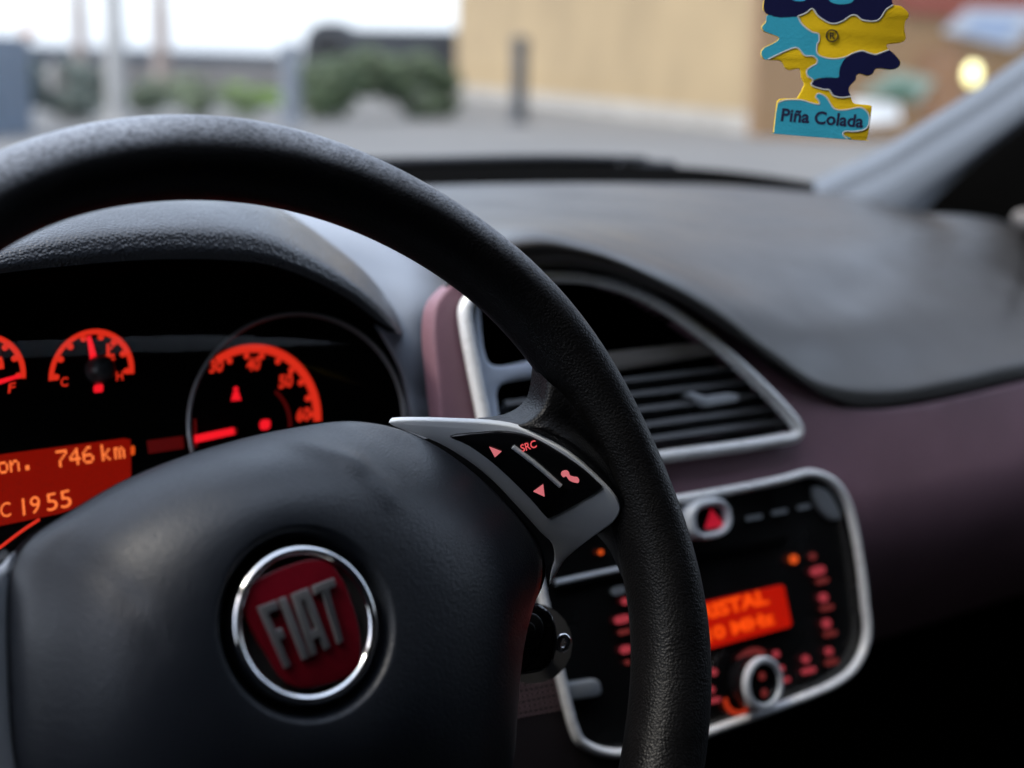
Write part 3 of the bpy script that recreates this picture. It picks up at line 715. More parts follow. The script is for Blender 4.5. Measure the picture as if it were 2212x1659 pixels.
for c, wd, hh, m_ in (((1768, 1233), 34, 22, 'e_btn'), ((1778, 1255), 30, 13, 'e_btnd'), ((1788, 1313), 31, 13, 'e_btnd'), ((1795, 1369), 31, 13, 'e_btnd'), ((1798, 1430), 31, 14, 'e_btnd'), ((1694, 1470), 30, 12, 'e_btn'), ((1748, 1449), 33, 14, 'e_btn'), ((1545, 1513), 28, 12, 'e_btn'), ((1337, 1276), 34, 20, 'greybtn_refl'), ((1345, 1338), 36, 20, 'e_btn'), ((1350, 1365), 28, 12, 'e_btnd'), ((1353, 1403), 26, 20, 'e_btn'), ((1357, 1431), 12, 12, 'e_btnd')):
    plate('lit_legend', pc, rrect(c, wd*.88, hh*.82, SX, SY, .45), .001, MT[m_], ra, top=.0006)
rd = plate('display', pc, [(1420, 1327), (1529, 1300), (1690, 1264), (1694, 1268), (1710, 1347), (1706, 1354), (1534, 1401), (1420, 1430)], .002, MT['e_radio'], ra, top=.0006)
text_on('display_text', pc, 'CRISTAL', (1482, 1350), (1662, 1304), (1474, 1318), MT['e_radiotxt'], rd, off=.0012, bold=.045)
text_on('display_text', pc, '.10 MHz', (1512, 1392), (1676, 1347), (1505, 1363), MT['e_radiotxt'], rd, off=.0012, bold=.045)
kc = pc.at(1614, 1472); ks = (kc-CAM).dot(F_)
kr = 57*S*ks/FPX
V, Fc = lathe(kc, pc.u, pc.v, pc.n, [(kr*1.22, 0), (kr*1.22, .0008), (kr*1.02, .001)], 40)
V = V; o = plate('knob_glow', pc, arc_band(1614, 1472, (46, -11), (12, -68), .86, 1.06, 50, 128, 20), .001, MT['e_btnd'], ra, top=.0008)
plate('knob_glow', pc, arc_band(1614, 1472, (46, -11), (12, -68), .92, 1.06, 205, 285, 30), .001, mat('lit_knob_glow', (.1, .01, .0), .4, emis=(.45, .03, .008), estr=.8), ra, top=.0008)
kn = link('knob', *lathe(kc, pc.u, pc.v, pc.n, [(kr*1.0, 0), (kr*.98, .010), (kr*.95, .0135), (kr*.6, .0135), (kr*.58, .0125), (0.0001, .0125)], 48), MT['gloss'], ra)
kf = kc+pc.n*.0135
link('knob_ring', *lathe(kf, pc.u, pc.v, pc.n, [(kr*1.0, -.002), (kr*1.0, .0005), (kr*.93, .0016), (kr*.80, .0016), (kr*.74, .0003), (kr*.74, -.0008)], 48, False), MT['silverp'], kn)
for dy in (.28, -.36):
    c = kf+pc.v*kr*dy-pc.n*.0008
    link('knob_symbol', *lathe(c, pc.u, pc.v, pc.n, [(kr*.16, 0), (kr*.15, .0006), (.0001, .0007)], 16), MT['e_btnd'], kn)
plate('climate_button', pc, rrect((1262, 1490), 76, 38, -.15, .2, .35, 5), .004, MT['greybtn_refl'], ra, bevel=.0015, top=.0035)

# ================================================================== INSTRUMENT CLUSTER
TK = math.radians(18)
pk = Plane((0, .235, .0), (0, -math.cos(TK), math.sin(TK)))
ic = thing('instrument_cluster', 'black instrument cluster with red lit gauges and trip display', 'instrument cluster', pk.at(300, 1000))
plate('face', pk, [(-400, 660), (-60, 600), (400, 585), (650, 610), (770, 660), (860, 800), (900, 1000), (860, 1300), (-400, 1380)], .006, MT['void'], ic, top=-.001)
# temperature gauge
def gauge(cx, cy, ex, ey, a0, a1, ticks, band=.115):
    plate('scale_arc', pk, arc_band(cx, cy, ex, ey, 1-band, 1.0, a0, a1, 36), .0006, MT['e_red'], ic, top=.0004)
    for t in ticks:
        a = math.radians(t); x = cx+(ex[0]*math.cos(a)+ey[0]*math.sin(a))*.83; y = cy+(ex[1]*math.cos(a)+ey[1]*math.sin(a))*.83
        plate('scale_tick', pk, ell(x, y, (7, 0), (0, 7), 10), .0006, MT['e_red'], ic, top=.0004)
def needle(px, mt='e_needle', top=.004):
    plate('needle', pk, px, .001, MT[mt], ic, top=top)
gauge(198, 808, (92, -8), (2, -97), -4, 184, (0, 28, 52, 76, 104, 128, 152, 180))
needle([(189, 727), (196, 724), (211, 777), (208, 782), (199, 781), (196, 776)])
hc = pk.at(212, 800)
link('needle_hub', *lathe(hc, pk.u, pk.v, pk.n, [(.0068, 0), (.0066, .006), (.005, .009), (.0025, .0103), (.0001, .0106)], 28), mat('needle_hub_grey', (.05, .052, .058), .35), ic)
plate('warning_square', pk, rrect((213, 839), 20, 17, -.1, 0, .3), .0006, MT['e_needle'], ic, top=.0004)
text_on('gauge_letter', pk, 'C', (131, 836), (147, 834), (131, 816), MT['e_red'], ic, bold=.02)
text_on('gauge_letter', pk, 'H', (251, 823), (266, 821), (251, 803), MT['e_red'], ic, bold=.02)
for q in ([(231, 742), (236, 742), (238, 770), (231, 771)], [(222, 768), (247, 764), (248, 770), (223, 774)], [(236, 750), (244, 749), (244, 753), (236, 754)], [(219, 777), (248, 773), (249, 777), (220, 781)]):
    plate('coolant_symbol', pk, q, .0006, MT['e_red'], ic, top=.0004)
# fuel gauge
gauge(-38, 818, (94, -8), (2, -97), -4, 184, (0, 28, 52, 76, 104, 128, 152, 180))
needle([(-40, 826), (-6, 821), (46, 807), (44, 815), (0, 830), (-38, 838)])
text_on('gauge_letter', pk, 'F', (17, 850), (32, 846), (19, 829), MT['e_red'], ic, bold=.02)
plate('fuel_symbol', pk, [(-16, 772), (4, 770), (8, 784), (9, 796), (-14, 799)], .0006, MT['e_red'], ic, top=.0004, holes=[[(-10, 777), (0, 776), (1, 783), (-10, 784)]])
# rev counter: deep dial, bezel ring nearer
ring = [pk.at(x, y, .016) for x, y in ell(640, 912, (233, 0), (4, -234), 64)]
tube('bezel_ring', ring, .0011, mat('bezel_grey', (.30, .31, .32), .3, metal=.3), ic, b=.0016, closed=True, nrm=pk.n, sm=0, seg=10)
plate('scale_arc', pk, arc_band(538, 918, (156, -14), (0, -174), .90, 1.0, -2, 118, 40), .0006, MT['e_red'], ic, top=.0004)
for t in (108, 92, 78, 62, 47, 33, 18, 4):
    a = math.radians(t); k = .86
    plate('scale_tick', pk, ell(538+(156*math.cos(a))*k, 918+(-14*math.cos(a)-174*math.sin(a))*k, (6, 0), (0, 7), 10), .0006, MT['e_red'], ic, top=.0004)
for tx, c in (('30', (467, 791)), ('40', (547, 787)), ('50', (617, 824)), ('60', (655, 896))):
    text_on('numeral', pk, tx, (c[0]-15, c[1]+16), (c[0]+15, c[1]+12), (c[0]-14, c[1]-14), MT['e_red'], ic, bold=.035)
plate('inner_arc', pk, arc_band(538, 925, (92, -8), (0, -100), .94, 1.0, -4, 50, 20), .0006, MT['e_dim'], ic, top=.0003)
needle([(421, 940), (505, 923), (508, 938), (422, 957)])
needle([(420, 905), (424, 905), (427, 965), (421, 966)], 'e_dim', .001)
needle([(508, 925), (512, 924), (514, 936), (510, 938)], 'e_dim', .006)
plate('warning_square', pk, rrect((573, 917), 22, 22, -.1, 0, .35), .0006, MT['e_needle'], ic, top=.0004)
for q in (ell(510, 840, (5, 0), (0, 5), 12), [(505, 846), (515, 845), (521, 864), (500, 866)]):
    plate('seatbelt_symbol', pk, q, .0006, MT['e_needle'], ic, top=.0004)
ld = plate('trip_display', pk, [(-300, 1022), (0, 982), (268, 947), (282, 950), (284, 1065), (150, 1105), (0, 1136), (-300, 1190)], .001, MT['e_lcd'], ic, top=.0004)
dots_on('display_text', pk, '746', (124, 1010), (204, 999), (120, 974), MT['e_lcdtxt'], ld)
dots_on('display_text', pk, 'km', (221, 996), (271, 989), (217, 961), MT['e_lcdtxt'], ld)
dots_on('display_text', pk, 'on.', (-2, 1024), (68, 1014), (-6, 989), MT['e_lcdtxt'], ld)
text_on('display_text', pk, '19', (50, 1114), (88, 1107), (47, 1077), MT['e_lcdtxt'], ld, off=.0012, bold=.0)
text_on('display_text', pk, '55', (103, 1105), (156, 1094), (98, 1068), MT['e_lcdtxt'], ld, off=.0012, bold=.0)
text_on('display_text', pk, '°C', (-12, 1121), (24, 1115), (-14, 1088), MT['e_lcdtxt'], ld, off=.0012, bold=.0)
plate('display_marker', pk, rrect((287, 973), 8, 20, -.1, 0, .4), .0006, MT['e_orange'], ic, top=.0004)
plate('warning_strip', pk, [(318, 952), (395, 942), (398, 968), (322, 980)], .0006, MT['e_dim'], ic, top=.0004)
tube('lower_arc', [pk.at(-60, 1230, .01), pk.at(10, 1175, .01), pk.at(50, 1145, .01), pk.at(85, 1122, .01)], .0007, MT['e_red'], ic)
# clear lens
V, Fc = loft([[Yp(x, y, Y) for x in (-300, 0, 300, 600, 840)] for y, Y in ((640, .215), (800, .19), (980, .18), (1300, .19))], 20, 5)
link('lens', V, Fc, glass_mat('cluster_lens', (.97, .97, .97), .004), ic)

# ================================================================== STEERING WHEEL
TW = math.radians(25)
pw = Plane((0, 0, 0), (0, -math.cos(TW), math.sin(TW)))
sw = thing('steering_wheel', 'black leather steering wheel with silver spoke trim and round red emblem', 'steering wheel', (0, 0, ZG-.02))
outer_px = [(-120, 385), (0, 325), (100, 288), (200, 264), (300, 252), (400, 248), (500, 254), (600, 268), (700, 297), (800, 337), (900, 387), (1000, 447), (1100, 520), (1200, 612), (1300, 740), (1370, 868), (1430, 1000), (1470, 1100), (1497, 1180), (1516, 1250), (1531, 1330), (1537, 1427), (1534, 1540), (1525, 1640)]
inner_px = [(-40, 570), (20, 535), (100, 487), (200, 455), (300, 440), (400, 433), (500, 437), (600, 450), (700, 478), (800, 515), (900, 570), (1000, 635), (1055, 682), (1115, 745), (1165, 812), (1230, 930), (1290, 1060), (1332, 1190), (1355, 1290), (1364, 1370), (1361, 1450), (1350, 1560), (1335, 1640)]
def polar(px):
    o = []
    for p in px:
        a, b = pw.to2(pw.at(*p)); o.append((math.atan2(b, a), math.hypot(a, b)))
    return sorted(o)
po, pi_ = polar(outer_px), polar(inner_px)
def interp(tab, a, dflt):
    lo, hi = tab[0], tab[-1]; bl = .35
    if a < lo[0]: t = min(1, (lo[0]-a)/bl); return lo[1]*(1-t)+dflt*t
    if a > hi[0]: t = min(1, (a-hi[0])/bl); return hi[1]*(1-t)+dflt*t
    for (a0, r0_), (a1, r1_) in zip(tab, tab[1:]):
        if a0 <= a <= a1: f = (a-a0)/max(a1-a0, 1e-9); return r0_*(1-f)+r1_*f
N = 288; ro = []; ri = []
for i in range(N):
    a = -math.pi+2*math.pi*i/N
    ro.append(interp(po, a, .185)); ri.append(interp(pi_, a, .151))
def blur(v, k=4):
    for _ in range(3): v = [sum(v[(i+j) % N] for j in range(-k, k+1))/(2*k+1) for i in range(N)]
    return v
ro = blur(ro); ri = blur(ri)
def pix(p):
    q = p-CAM; z = q.dot(F_); return Vector((512+FPX*q.dot(R_)/z, 384-FPX*q.dot(U_)/z))
HN = .0165
def sect(a, r0_, r1_):
    e = pw.u*math.cos(a)+pw.v*math.sin(a); rc = (r0_+r1_)/2; hw = (r0_-r1_)/2
    out = []
    for j in range(32):
        b = 2*math.pi*j/32; cb_, sb_ = math.cos(b), math.sin(b)
        out.append(pw.P + e*(rc+hw*math.copysign(abs(cb_)**.9, cb_)) + pw.n*(HN*math.copysign(abs(sb_)**.9, sb_)))
    return out
to, ti = list(ro), list(ri)
for _ in range(4):
    for i in range(N):
        a = -math.pi+2*math.pi*i/N; e = pw.u*math.cos(a)+pw.v*math.sin(a); t_ = -pw.u*math.sin(a)+pw.v*math.cos(a)
        c0 = pw.P+e*.168; tg = pix(c0+t_*.002)-pix(c0-t_*.002); nn = Vector((tg.y, -tg.x)).normalized()
        if nn.dot(pix(c0+e*.01)-pix(c0)) < 0: nn = -nn
        d = [pix(p).dot(nn) for p in sect(a, ro[i], ri[i])]
        k = (pix(c0+e*.01)-pix(c0)).dot(nn)/.01
        ro[i] += .8*(pix(pw.P+e*to[i]).dot(nn)-max(d))/k; ri[i] += .8*(pix(pw.P+e*ti[i]).dot(nn)-min(d))/k
ro = blur(ro, 2); ri = blur(ri, 2)
V = []; Fc = []; SG = 32
for i in range(N):
    a = -math.pi+2*math.pi*i/N; e = pw.u*math.cos(a)+pw.v*math.sin(a)
    V += sect(a, ro[i], ri[i])
for i in range(N):
    for j in range(SG):
        i2 = (i+1) % N; j2 = (j+1) % SG; Fc.append((i*SG+j, i2*SG+j, i2*SG+j2, i*SG+j2))
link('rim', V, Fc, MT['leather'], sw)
# spoke leather joining rim and hub
_a, _b, _c = pw.at(870, 912, -.034), pw.at(1185, 1190, -.030), pw.at(1339, 1095, .004)
_n = (_b-_a).cross(_c-_a)
if _n.dot(pw.n) < 0: _n = -_n
pt = Plane(_a-Vector((0, 0, ZG)), _n)
WEB = [(-.024, [(1030, 903), (1095, 893), (1138, 858), (1150, 790)]), (-.012, [(1050, 912), (1118, 906), (1160, 870), (1172, 812)]),
       (-.004, [(1062, 918), (1130, 914), (1172, 882), (1186, 826)]), (-.002, [(1085, 922), (1150, 922), (1195, 893), (1215, 850)]),
       (-.002, [(1122, 932), (1182, 928), (1228, 912), (1258, 905)]), (-.002, [(1179, 958), (1230, 952), (1275, 957), (1312, 978)]),
       (-.002, [(1255, 1010), (1295, 1012), (1330, 1027), (1358, 1062)]), (-.002, [(1325, 1088), (1350, 1092), (1370, 1112), (1392, 1142)]),
       (-.004, [(1325, 1122), (1347, 1160), (1362, 1200), (1388, 1240)]), (-.012, [(1300, 1150), (1330, 1185), (1352, 1235), (1375, 1275)]),
       (-.026, [(1285, 1150), (1318, 1190), (1345, 1250), (1365, 1290)])]
rows = []
for off, q in WEB:
    k = len(rows); o2, o3 = ((.006, .009) if k < 7 else (-.003, -.006))
    rows.append([pt.at(*q[0], off-.002), pt.at(*q[1], off+.001), pw.at(*q[2], off+o2), pw.at(*q[3], off+o3)])
V, Fc = loft(rows, 24, 6)
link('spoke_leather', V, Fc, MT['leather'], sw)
plate('spoke_core', pt, [(860, 950), (980, 945), (1060, 945), (1170, 975), (1265, 1045), (1305, 1090), (1270, 1140), (1210, 1192), (1170, 1240), (1120, 1180), (1000, 1050), (890, 980)], .008, MT['black'], sw, top=-.006)
# left spoke
sp_r = [(40, 1190), (-60, 1240), (-260, 1330), (-420, 1500), (-420, 1650), (-200, 1690), (60, 1800), (60, 1500)]
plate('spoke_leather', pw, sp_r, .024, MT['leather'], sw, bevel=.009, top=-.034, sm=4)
tl = [(46, 1186), (10, 1216), (-30, 1245), (-120, 1300), (-140, 1500), (-100, 1700), (20, 1760), (52, 1720), (40, 1640), (30, 1560), (26, 1450), (24, 1330), (30, 1250)]
plate('spoke_trim', pw, tl, .012, MT['silverp'], sw, bevel=.003, top=-.030, sm=3)
plate('spoke_trim_edge', pw, [(48, 1192), (36, 1240), (30, 1330), (30, 1450), (36, 1560), (48, 1660), (56, 1720), (80, 1720), (70, 1500), (60, 1300), (66, 1200)], .012, MT['silverp'], sw, bevel=.001, top=-.036, sm=3)
# right spoke trim
tr = [(843, 910), (902, 908), (973, 910), (1056, 914), (1118, 925), (1179, 952), (1232, 982), (1289, 1031), (1324, 1066), (1337, 1088), (1339, 1106), (1324, 1130), (1285, 1158), (1249, 1185), (1219, 1212), (1203, 1238), (1187, 1264), (1190, 1235), (1197, 1211), (1192, 1176), (1168, 1152), (1132, 1112), (1062, 1038), (1004, 992), (944, 957), (888, 935), (850, 922)]
bp_ = [(970, 944), (1038, 936), (1091, 934), (1144, 945), (1205, 978), (1258, 1015), (1292, 1046), (1299, 1055), (1290, 1065), (1232, 1099), (1190, 1120), (1177, 1117), (1144, 1079), (1074, 1011), (1012, 965)]
st = plate('spoke_trim', pt, tr, .0026, mat('spoke_silver', (.80, .84, .88), .4, metal=.1, rvar=(50, .08)), sw, bevel=.0008, top=.0, sm=3)
bpn = plate('button_panel', pt, bp_, .004, MT['gloss'], sw, bevel=.0010, top=.0012, sm=3)
plate('volume_up_symbol', pt, [(1057, 966), (1083, 976), (1069, 988)], .0004, MT['e_pink'], bpn, top=.0018)
plate('volume_down_symbol', pt, [(1152, 1062), (1173, 1047), (1176, 1073)], .0004, MT['e_pink'], bpn, top=.0018)
text_on('source_lettering', pt, 'SRC', (1127, 977), (1160, 966), (1123, 961), MT['e_src'], bpn, off=.0018, bold=.012)
tube('divider_bar', [pt.at(1108, 965, .0018), pt.at(1158, 1003, .0018), pt.at(1211, 1050, .0018)], .0010, MT['silverp'], bpn)
ph = [(1212, 1025), (1214, 1019), (1224, 1017), (1229, 1022), (1231, 1028), (1240, 1031), (1247, 1032), (1251, 1038), (1249, 1043), (1243, 1043), (1230, 1038), (1225, 1031), (1222, 1029), (1217, 1031)]
plate('phone_symbol', pt, ph, .0004, MT['e_pink'], bpn, top=.0018, sm=2)
# airbag cover (hub)
hub_px = [(28, 1225), (42, 1188), (80, 1148), (150, 1104), (280, 1030), (420, 974), (560, 934), (690, 909), (755, 902), (805, 905), (860, 916), (930, 945), (1000, 990), (1080, 1058), (1150, 1130), (1182, 1175), (1192, 1215), (1184, 1262), (1163, 1308), (1143, 1370), (1130, 1440), (1122, 1540), (1118, 1640), (1090, 1800), (1000, 1940), (820, 2000), (600, 2010), (330, 1980), (140, 1900), (70, 1780), (40, 1640), (27, 1500), (22, 1350)]
OFFH = -.026
hub = resample(smooth([pw.at(*p, OFFH) for p in hub_px], 6, True), 200, True)
ec = pw.at(651, 1350, .012); es = (ec-CAM).dot(F_); k_ = S*es/FPX
er = 173*k_; rr_ = 214*k_
cen2 = pw.to2(ec)
hub2 = [pw.to2(p) for p in hub]
# creases, in wheel-plane coordinates
cre = [((205, 1150), (300, 1290), .0006, .004, -1), ((300, 1290), (345, 1390), .0005, .004, -1), ((690, 915), (790, 985), .0018, .005, 1), ((790, 985), (850, 1060), .0014, .006, 1)]
cre = [(Vector(pw.to2(pw.at(*a, .015))), Vector(pw.to2(pw.at(*b, .015))), h, w_, s_) for a, b, h, w_, s_ in cre]
LH = [(Vector(p)-Vector(cen2)).length for p in hub2]
for _ in range(3): LH = [sum(LH[(i+j) % 200] for j in range(-9, 10))/19 for i in range(200)]
def hub_h(x, y, t, r):
    h = OFFH+.044*(1-max(0, t)**1.9)
    if t > .93: h -= .006*((t-.93)/.07)**2
    for a, b, hh, ww, sg in cre:
        p = Vector((x, y)); q = max(0, min(1, (p-a).dot(b-a)/(b-a).length_squared)); d = (p-(a+(b-a)*q)).length
        h += sg*hh*math.exp(-(d/ww)**2)
    return h
radii = [0, er*.5, er*.9]+[rr_*k/100 for k in (80, 82, 84, 86, 88, 90, 92, 94, 96, 98, 100, 102, 105, 108)]
V = []; Fc = []; NH = 200
ts = [k/26 for k in range(1, 27)]
for q in range(len(radii)+26):
    for i in range(NH):
        d = Vector(hub2[i])-Vector(cen2); L = d.length; dn = d/L
        if q < len(radii): r = radii[q]
        else: r0_ = rr_*1.08; r = r0_+(L-r0_)*ts[q-len(radii)]
        x, y = cen2[0]+dn.x*r, cen2[1]+dn.y*r
        t = max(0, (r-rr_)/(L-rr_)); tb = max(0, (r-rr_)/(LH[i]-rr_)); h = hub_h(x, y, tb*(1-t**6)+t*t**6, r)
        if r < rr_*.99:
            f = max(0, min(1, (rr_*.99-r)/(rr_*.17))); f = f*f*(3-2*f); h -= .0085*f
        V.append(pw.to3(x, y, h))
NQ = len(radii)+26
for q in range(NQ-1):
    for i in range(NH):
        j = (i+1) % NH; Fc.append((q*NH+i, q*NH+j, (q+1)*NH+j, (q+1)*NH+i))
b0 = len(V)
for i in range(NH): p = Vector(hub2[i]); V.append(pw.to3(p.x, p.y, -.03))
for i in range(NH):
    j = (i+1) % NH; Fc.append(((NQ-1)*NH+i, (NQ-1)*NH+j, b0+j, b0+i))
link('airbag_cover', V, [f[::-1] for f in Fc] if False else Fc, MT['airbag'], sw, smooth_=60)
# emblem
e0 = pw.to3(*cen2, .0115)
em = link('emblem', *lathe(e0, pw.u, pw.v, pw.n, [(er*1.0, -.004), (er*1.0, .0030), (er*.988, .0048), (er*.965, .0060), (er*.925, .0065), (er*.885, .0060), (er*.855, .0049), (er*.838, .0036), (er*.5, .0042), (.00005, .0046)], 72), MT['chrome'], sw)
em.data.materials.append(MT['darkchrome'])
for p in em.data.polygons:
    c = sum((em.data.vertices[v].co for v in p.vertices), Vector())/len(p.vertices)+sw.location
    if (c-e0-pw.n*(c-e0).dot(pw.n)).length < er*.84: p.material_index = 1
def q5(p): return (324+.4394*p[0], 1026+.4394*p[1])
sh = [q5(p) for p in [(448, 610), (480, 555), (560, 495), (700, 437), (800, 413), (870, 423), (920, 468), (972, 560), (1012, 680), (1036, 800), (1038, 900), (1005, 972), (900, 1022), (800, 1046), (720, 1042), (655, 1003), (590, 900), (520, 790), (465, 680)]]
pe = Plane(e0-zz, pw.n)
plate('shield', pe, sh, .003, MT['red'], em, bevel=.0006, top=.0056, sm=3)
# emblem letters: bilinear quad
TL, TR, BR, BL = [q5(p) for p in ((532, 650), (905, 505), (985, 802), (668, 950))]
def lq(a, b):
    return ((BL[0]*(1-a)+BR[0]*a)*(1-b)+(TL[0]*(1-a)+TR[0]*a)*b, (BL[1]*(1-a)+BR[1]*a)*(1-b)+(TL[1]*(1-a)+TR[1]*a)*b)
LET = [[(0, 0), (.085, 0), (.085, .42), (.17, .42), (.17, .58), (.085, .58), (.085, .86), (.235, .86), (.235, 1), (0, 1)],
       [(.275, 0), (.365, 0), (.365, 1), (.275, 1)],
       [(.405, 0), (.49, 0), (.505, .22), (.60, .22), (.615, 0), (.70, 0), (.66, 1), (.445, 1)],
       [(.815, 0), (.90, 0), (.90, .86), (1.0, .86), (1.0, 1), (.715, 1), (.715, .86), (.815, .86)]]
for L in LET:
    hol = [[lq(.52, .36), lq(.59, .36), lq(.575, .84), lq(.535, .84)]] if L[0][0] == .405 else []
    plate('letter', pe, [lq(*p) for p in L], .0014, MT['letter'], em, bevel=.00035, top=.0070, holes=hol)
# steering column shroud
V, Fc = sweep_geo(smooth([pw.to3(0, -.01, -.02), pw.to3(0, -.015, -.08), pw.to3(0, -.02, -.22)], 5), .062, .055, seg=20)
link('column_shroud', V, Fc, MT['black'], sw)

# ================================================================== IGNITION KEY
pkk = Plane(pw.at(1170, 1380, -.05)-zz, (-.35, -.9, .2))
ky = thing('ignition_key', 'glossy black car key head in the ignition with silver ring', 'key', pkk.at(1165, 1450))
plate('key_head', pkk, [(1163, 1306), (1181, 1314), (1196, 1330), (1204, 1350), (1207, 1375), (1206, 1405), (1196, 1434), (1180, 1450), (1150, 1458), (1110, 1460), (1085, 1440), (1080, 1390), (1095, 1340), (1130, 1310)], .012, MT['gloss'], ky, bevel=.003, sm=3)
plate('key_inset', pkk, [(1140, 1325), (1160, 1328), (1173, 1345), (1175, 1365), (1165, 1390), (1145, 1402), (1110, 1400), (1100, 1370), (1115, 1335)], .002, mat('key_inset', (.03, .032, .038), .35), ky, bevel=.0008, top=.0012, sm=3)
plate('key_button', pkk, [(1135, 1345), (1150, 1346), (1158, 1360), (1150, 1380), (1130, 1385), (1115, 1370)], .002, MT['black'], ky, bevel=.0008, top=.0024, sm=3)
plate('key_flip_button', pkk, rrect((1187, 1351), 9, 5, -.1, 0, .4), .001, MT['black'], ky, top=.0005)
rc_ = [pkk.at(x, y, -.005) for x, y in ell(1216, 1389, (11, -1), (1, -15), 20)]
tube('key_ring', rc_, .0014, MT['chrome'], ky, closed=True, nrm=pkk.n, sm=0, seg=8)
tube('key_blade', [pkk.at(1150, 1390, -.012), pkk.at(1150, 1390, -.05)], .004, MT['silver'], ky, b=.0015, sm=0)
tube('lock_barrel', [pkk.at(1150, 1390, -.045), pkk.at(1150, 1390, -.10)], .018, MT['black'], ky, sm=0, seg=20)

# ================================================================== AIR FRESHENER
fd = .625
nf = Vector((-math.sin(math.radians(40)), -math.cos(math.radians(40)), .06))
pf = Plane(depth_at(1790, 180, fd)-zz, nf)
af = thing('air_freshener', 'tree shaped cardboard air freshener in yellow, cyan and navy hanging on a string', 'air freshener', pf.at(1775, 300))
def q7(p): return (1566+.2929*p[0], .2929*p[1])
tree = [(283, 70), (315, 110), (300, 160), (270, 195), (285, 230), (330, 250), (395, 275), (370, 310), (290, 350), (265, 390), (280, 430), (320, 442), (400, 445), (430, 470), (445, 500), (480, 517), (545, 505), (560, 530), (565, 575), (585, 615), (575, 650), (540, 715), (520, 726), (420, 728), (392, 742), (383, 770), (360, 960), (363, 980), (385, 989), (1010, 1037), (1040, 1028), (1055, 1000), (1083, 805), (1078, 782), (1060, 775), (965, 766), (940, 745), (920, 685), (920, 640), (965, 590), (970, 558), (1000, 545), (1050, 560), (1090, 545), (1120, 505), (1220, 515), (1275, 500), (1295, 465), (1280, 430), (1210, 368), (1195, 340), (1205, 325), (1290, 315), (1325, 300), (1335, 270), (1325, 225), (1330, 160), (1355, 125), (1350, 90), (1300, 45), (1245, 37), (1235, 0), (1290, -60), (1260, -110), (1160, -130), (1180, -180), (1240, -250), (1210, -300), (1090, -300), (1060, -350), (1110, -420), (1080, -470), (990, -480), (960, -540), (940, -640), (880, -760), (800, -820), (730, -760), (680, -640), (640, -540), (600, -480), (520, -450), (500, -400), (560, -330), (520, -290), (420, -270), (390, -220), (430, -150), (400, -110), (330, -80), (300, -30), (286, 20)]
CARD = .0018
YC = mat('card_yellow', (.80, .53, .010), .85, spec=.15, bump=('noise', 900, .25, .0005), var=(60, .06))
CY = mat('card_cyan', (.045, .42, .60), .85, spec=.15, bump=('noise', 900, .25, .0005), var=(60, .06))
NV = mat('card_navy', (.006, .008, .055), .85, spec=.15, bump=('noise', 900, .2, .0004))
WH = mat('card_white', (.62, .64, .62), .7)
plate('card', pf, [q7(p) for p in tree], CARD, YC, af, bevel=.0003, sm=3)
regs = {
 'cyan_print': [[(315, 110), (400, 130), (540, 125), (570, 180), (640, 235), (690, 250), (695, 300), (680, 330), (680, 390), (720, 420), (800, 435), (890, 420), (860, 470), (840, 540), (835, 572), (700, 575), (650, 590), (610, 560), (605, 520), (640, 490), (675, 470), (680, 440), (650, 415), (590, 410), (550, 365), (520, 352), (450, 375), (325, 437), (284, 427), (268, 390), (292, 352), (372, 312), (399, 275), (332, 247), (288, 227), (274, 195), (302, 162)],
  [(390, 765), (450, 738), (560, 738), (640, 760), (695, 770), (690, 740), (670, 715), (690, 690), (740, 710), (770, 750), (800, 795), (840, 812), (900, 810), (990, 793), (1040, 815), (1065, 860), (1060, 920), (1030, 955), (960, 970), (885, 970), (872, 995), (905, 1026), (385, 987), (366, 975), (364, 955)],
  ],
 'navy_print': [[(287, 20), (286, 70), (315, 108), (400, 130), (535, 122), (600, 95), (645, 65), (690, 120), (760, 165), (810, 175), (870, 155), (930, 115), (970, 115), (1020, 150), (1110, 155), (1150, 130), (1190, 70), (1240, 38), (1232, 0), (1280, -60), (1100, -90), (970, -20), (930, 20), (850, 32), (780, 15), (740, -25), (620, -30), (590, 5), (540, 10), (490, -5), (400, -60), (304, -28)],
  [(890, 430), (940, 395), (1010, 375), (1060, 390), (1110, 402), (1150, 390), (1209, 368), (1277, 430), (1291, 465), (1272, 497), (1220, 511), (1118, 501), (1087, 541), (1050, 556), (1000, 541), (968, 553), (962, 588), (917, 638), (917, 682), (927, 710), (860, 720), (800, 705), (770, 665), (730, 660), (660, 640), (640, 625), (650, 600), (700, 580), (760, 567), (835, 572), (845, 510), (865, 460)]]}
for nm, ls in regs.items():
    for q in ls: plate(nm, pf, [q7(p) for p in q], .0003, CY if nm == 'cyan_print' else NV, af, top=.0002, sm=3)
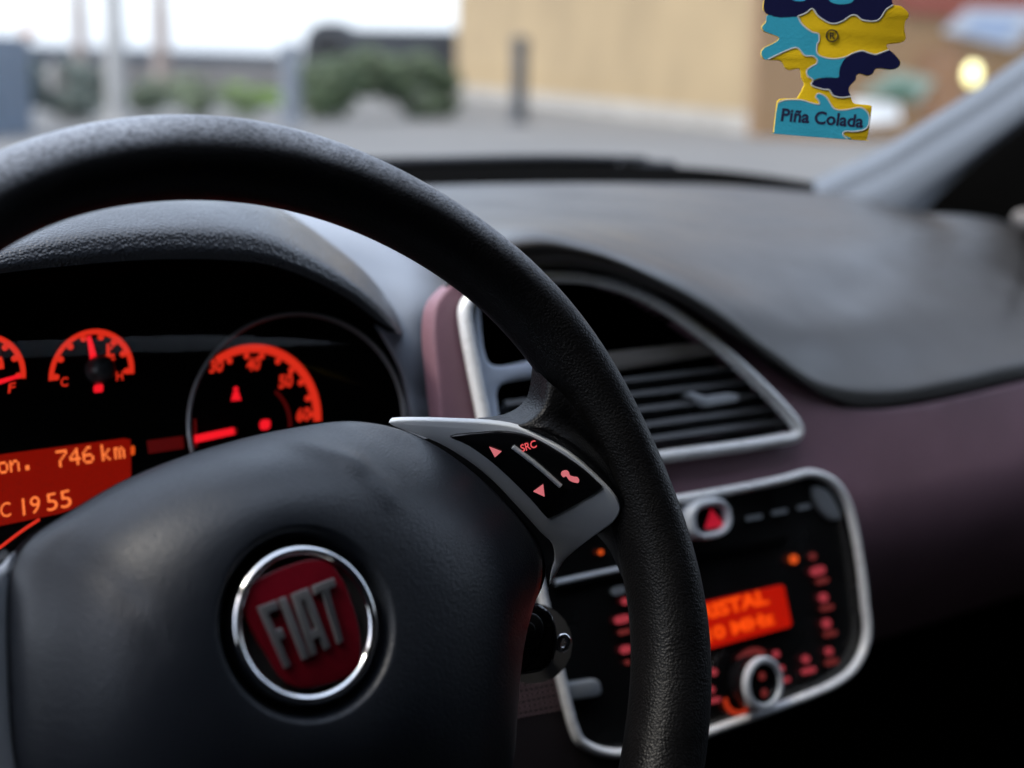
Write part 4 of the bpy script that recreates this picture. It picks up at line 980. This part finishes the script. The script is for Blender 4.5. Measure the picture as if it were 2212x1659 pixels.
plate('cyan_print', pf, [q7(p) for p in [(490, -3), (540, 10), (592, 4), (620, -30), (740, -25), (780, 15), (850, 32), (930, 20), (970, -20), (1000, -60), (940, -200), (700, -260), (500, -180), (420, -70)]], .0003, CY, af, top=.0002, sm=3)
WL = [[(540, 125), (570, 180), (640, 235), (690, 250), (695, 300), (680, 330), (680, 390), (720, 420), (800, 435), (890, 420), (940, 395), (1010, 375), (1060, 390), (1110, 402), (1150, 390), (1208, 368)],
 [(318, 438), (450, 375), (520, 352), (550, 365), (590, 410), (650, 415), (680, 440), (675, 470), (640, 490), (605, 520), (610, 560), (650, 590), (635, 620), (660, 640), (730, 660), (770, 665), (800, 705), (860, 720), (928, 712)],
 [(535, 122), (600, 95), (645, 65), (690, 120), (760, 165), (810, 175), (870, 155), (930, 115), (970, 115), (1020, 150), (1110, 155), (1150, 130), (1190, 70), (1240, 38)],
 [(388, 762), (450, 738), (560, 738), (640, 760), (695, 770), (690, 740), (670, 715), (690, 690), (740, 710), (770, 750), (800, 795), (840, 812), (900, 810), (990, 793), (1040, 815), (1065, 860), (1060, 920), (1030, 955), (960, 970), (885, 970), (872, 995), (905, 1026)]]
for q in WL:
    path = smooth([pf.at(*q7(p), .0002) for p in q], 6)
    V, Fc = sweep_geo(path, .00030, .00008, False, pf.n, 6); link('white_outline', V, Fc, WH, af)
INK = mat('card_ink', (.008, .010, .06), .7); INKB = mat('card_black', (.012, .012, .01), .7)
text_on('lettering', pf, 'Piña Colada', q7((410, 893)), q7((1016, 944)), q7((424, 796)), INK, af, off=.00028, bold=.027)
rp = ell(790, 263, (47, 0), (0, 47), 32); rq = ell(790, 263, (38, 0), (0, 38), 32)
plate('registered_mark', pf, [q7(p) for p in rp], .0002, INKB, af, top=.0005, holes=[[q7(p) for p in rq]])
text_on('registered_mark', pf, 'R', q7((772, 287)), q7((812, 290)), q7((774, 240)), INKB, af, off=.0006, bold=.02)
top = pf.at(*q7((790, -780)), 0)
tube('string', [top, top+Vector((.002, .0, .03)), top+Vector((.004, .004, .09))], .0006, WH, af, seg=6)
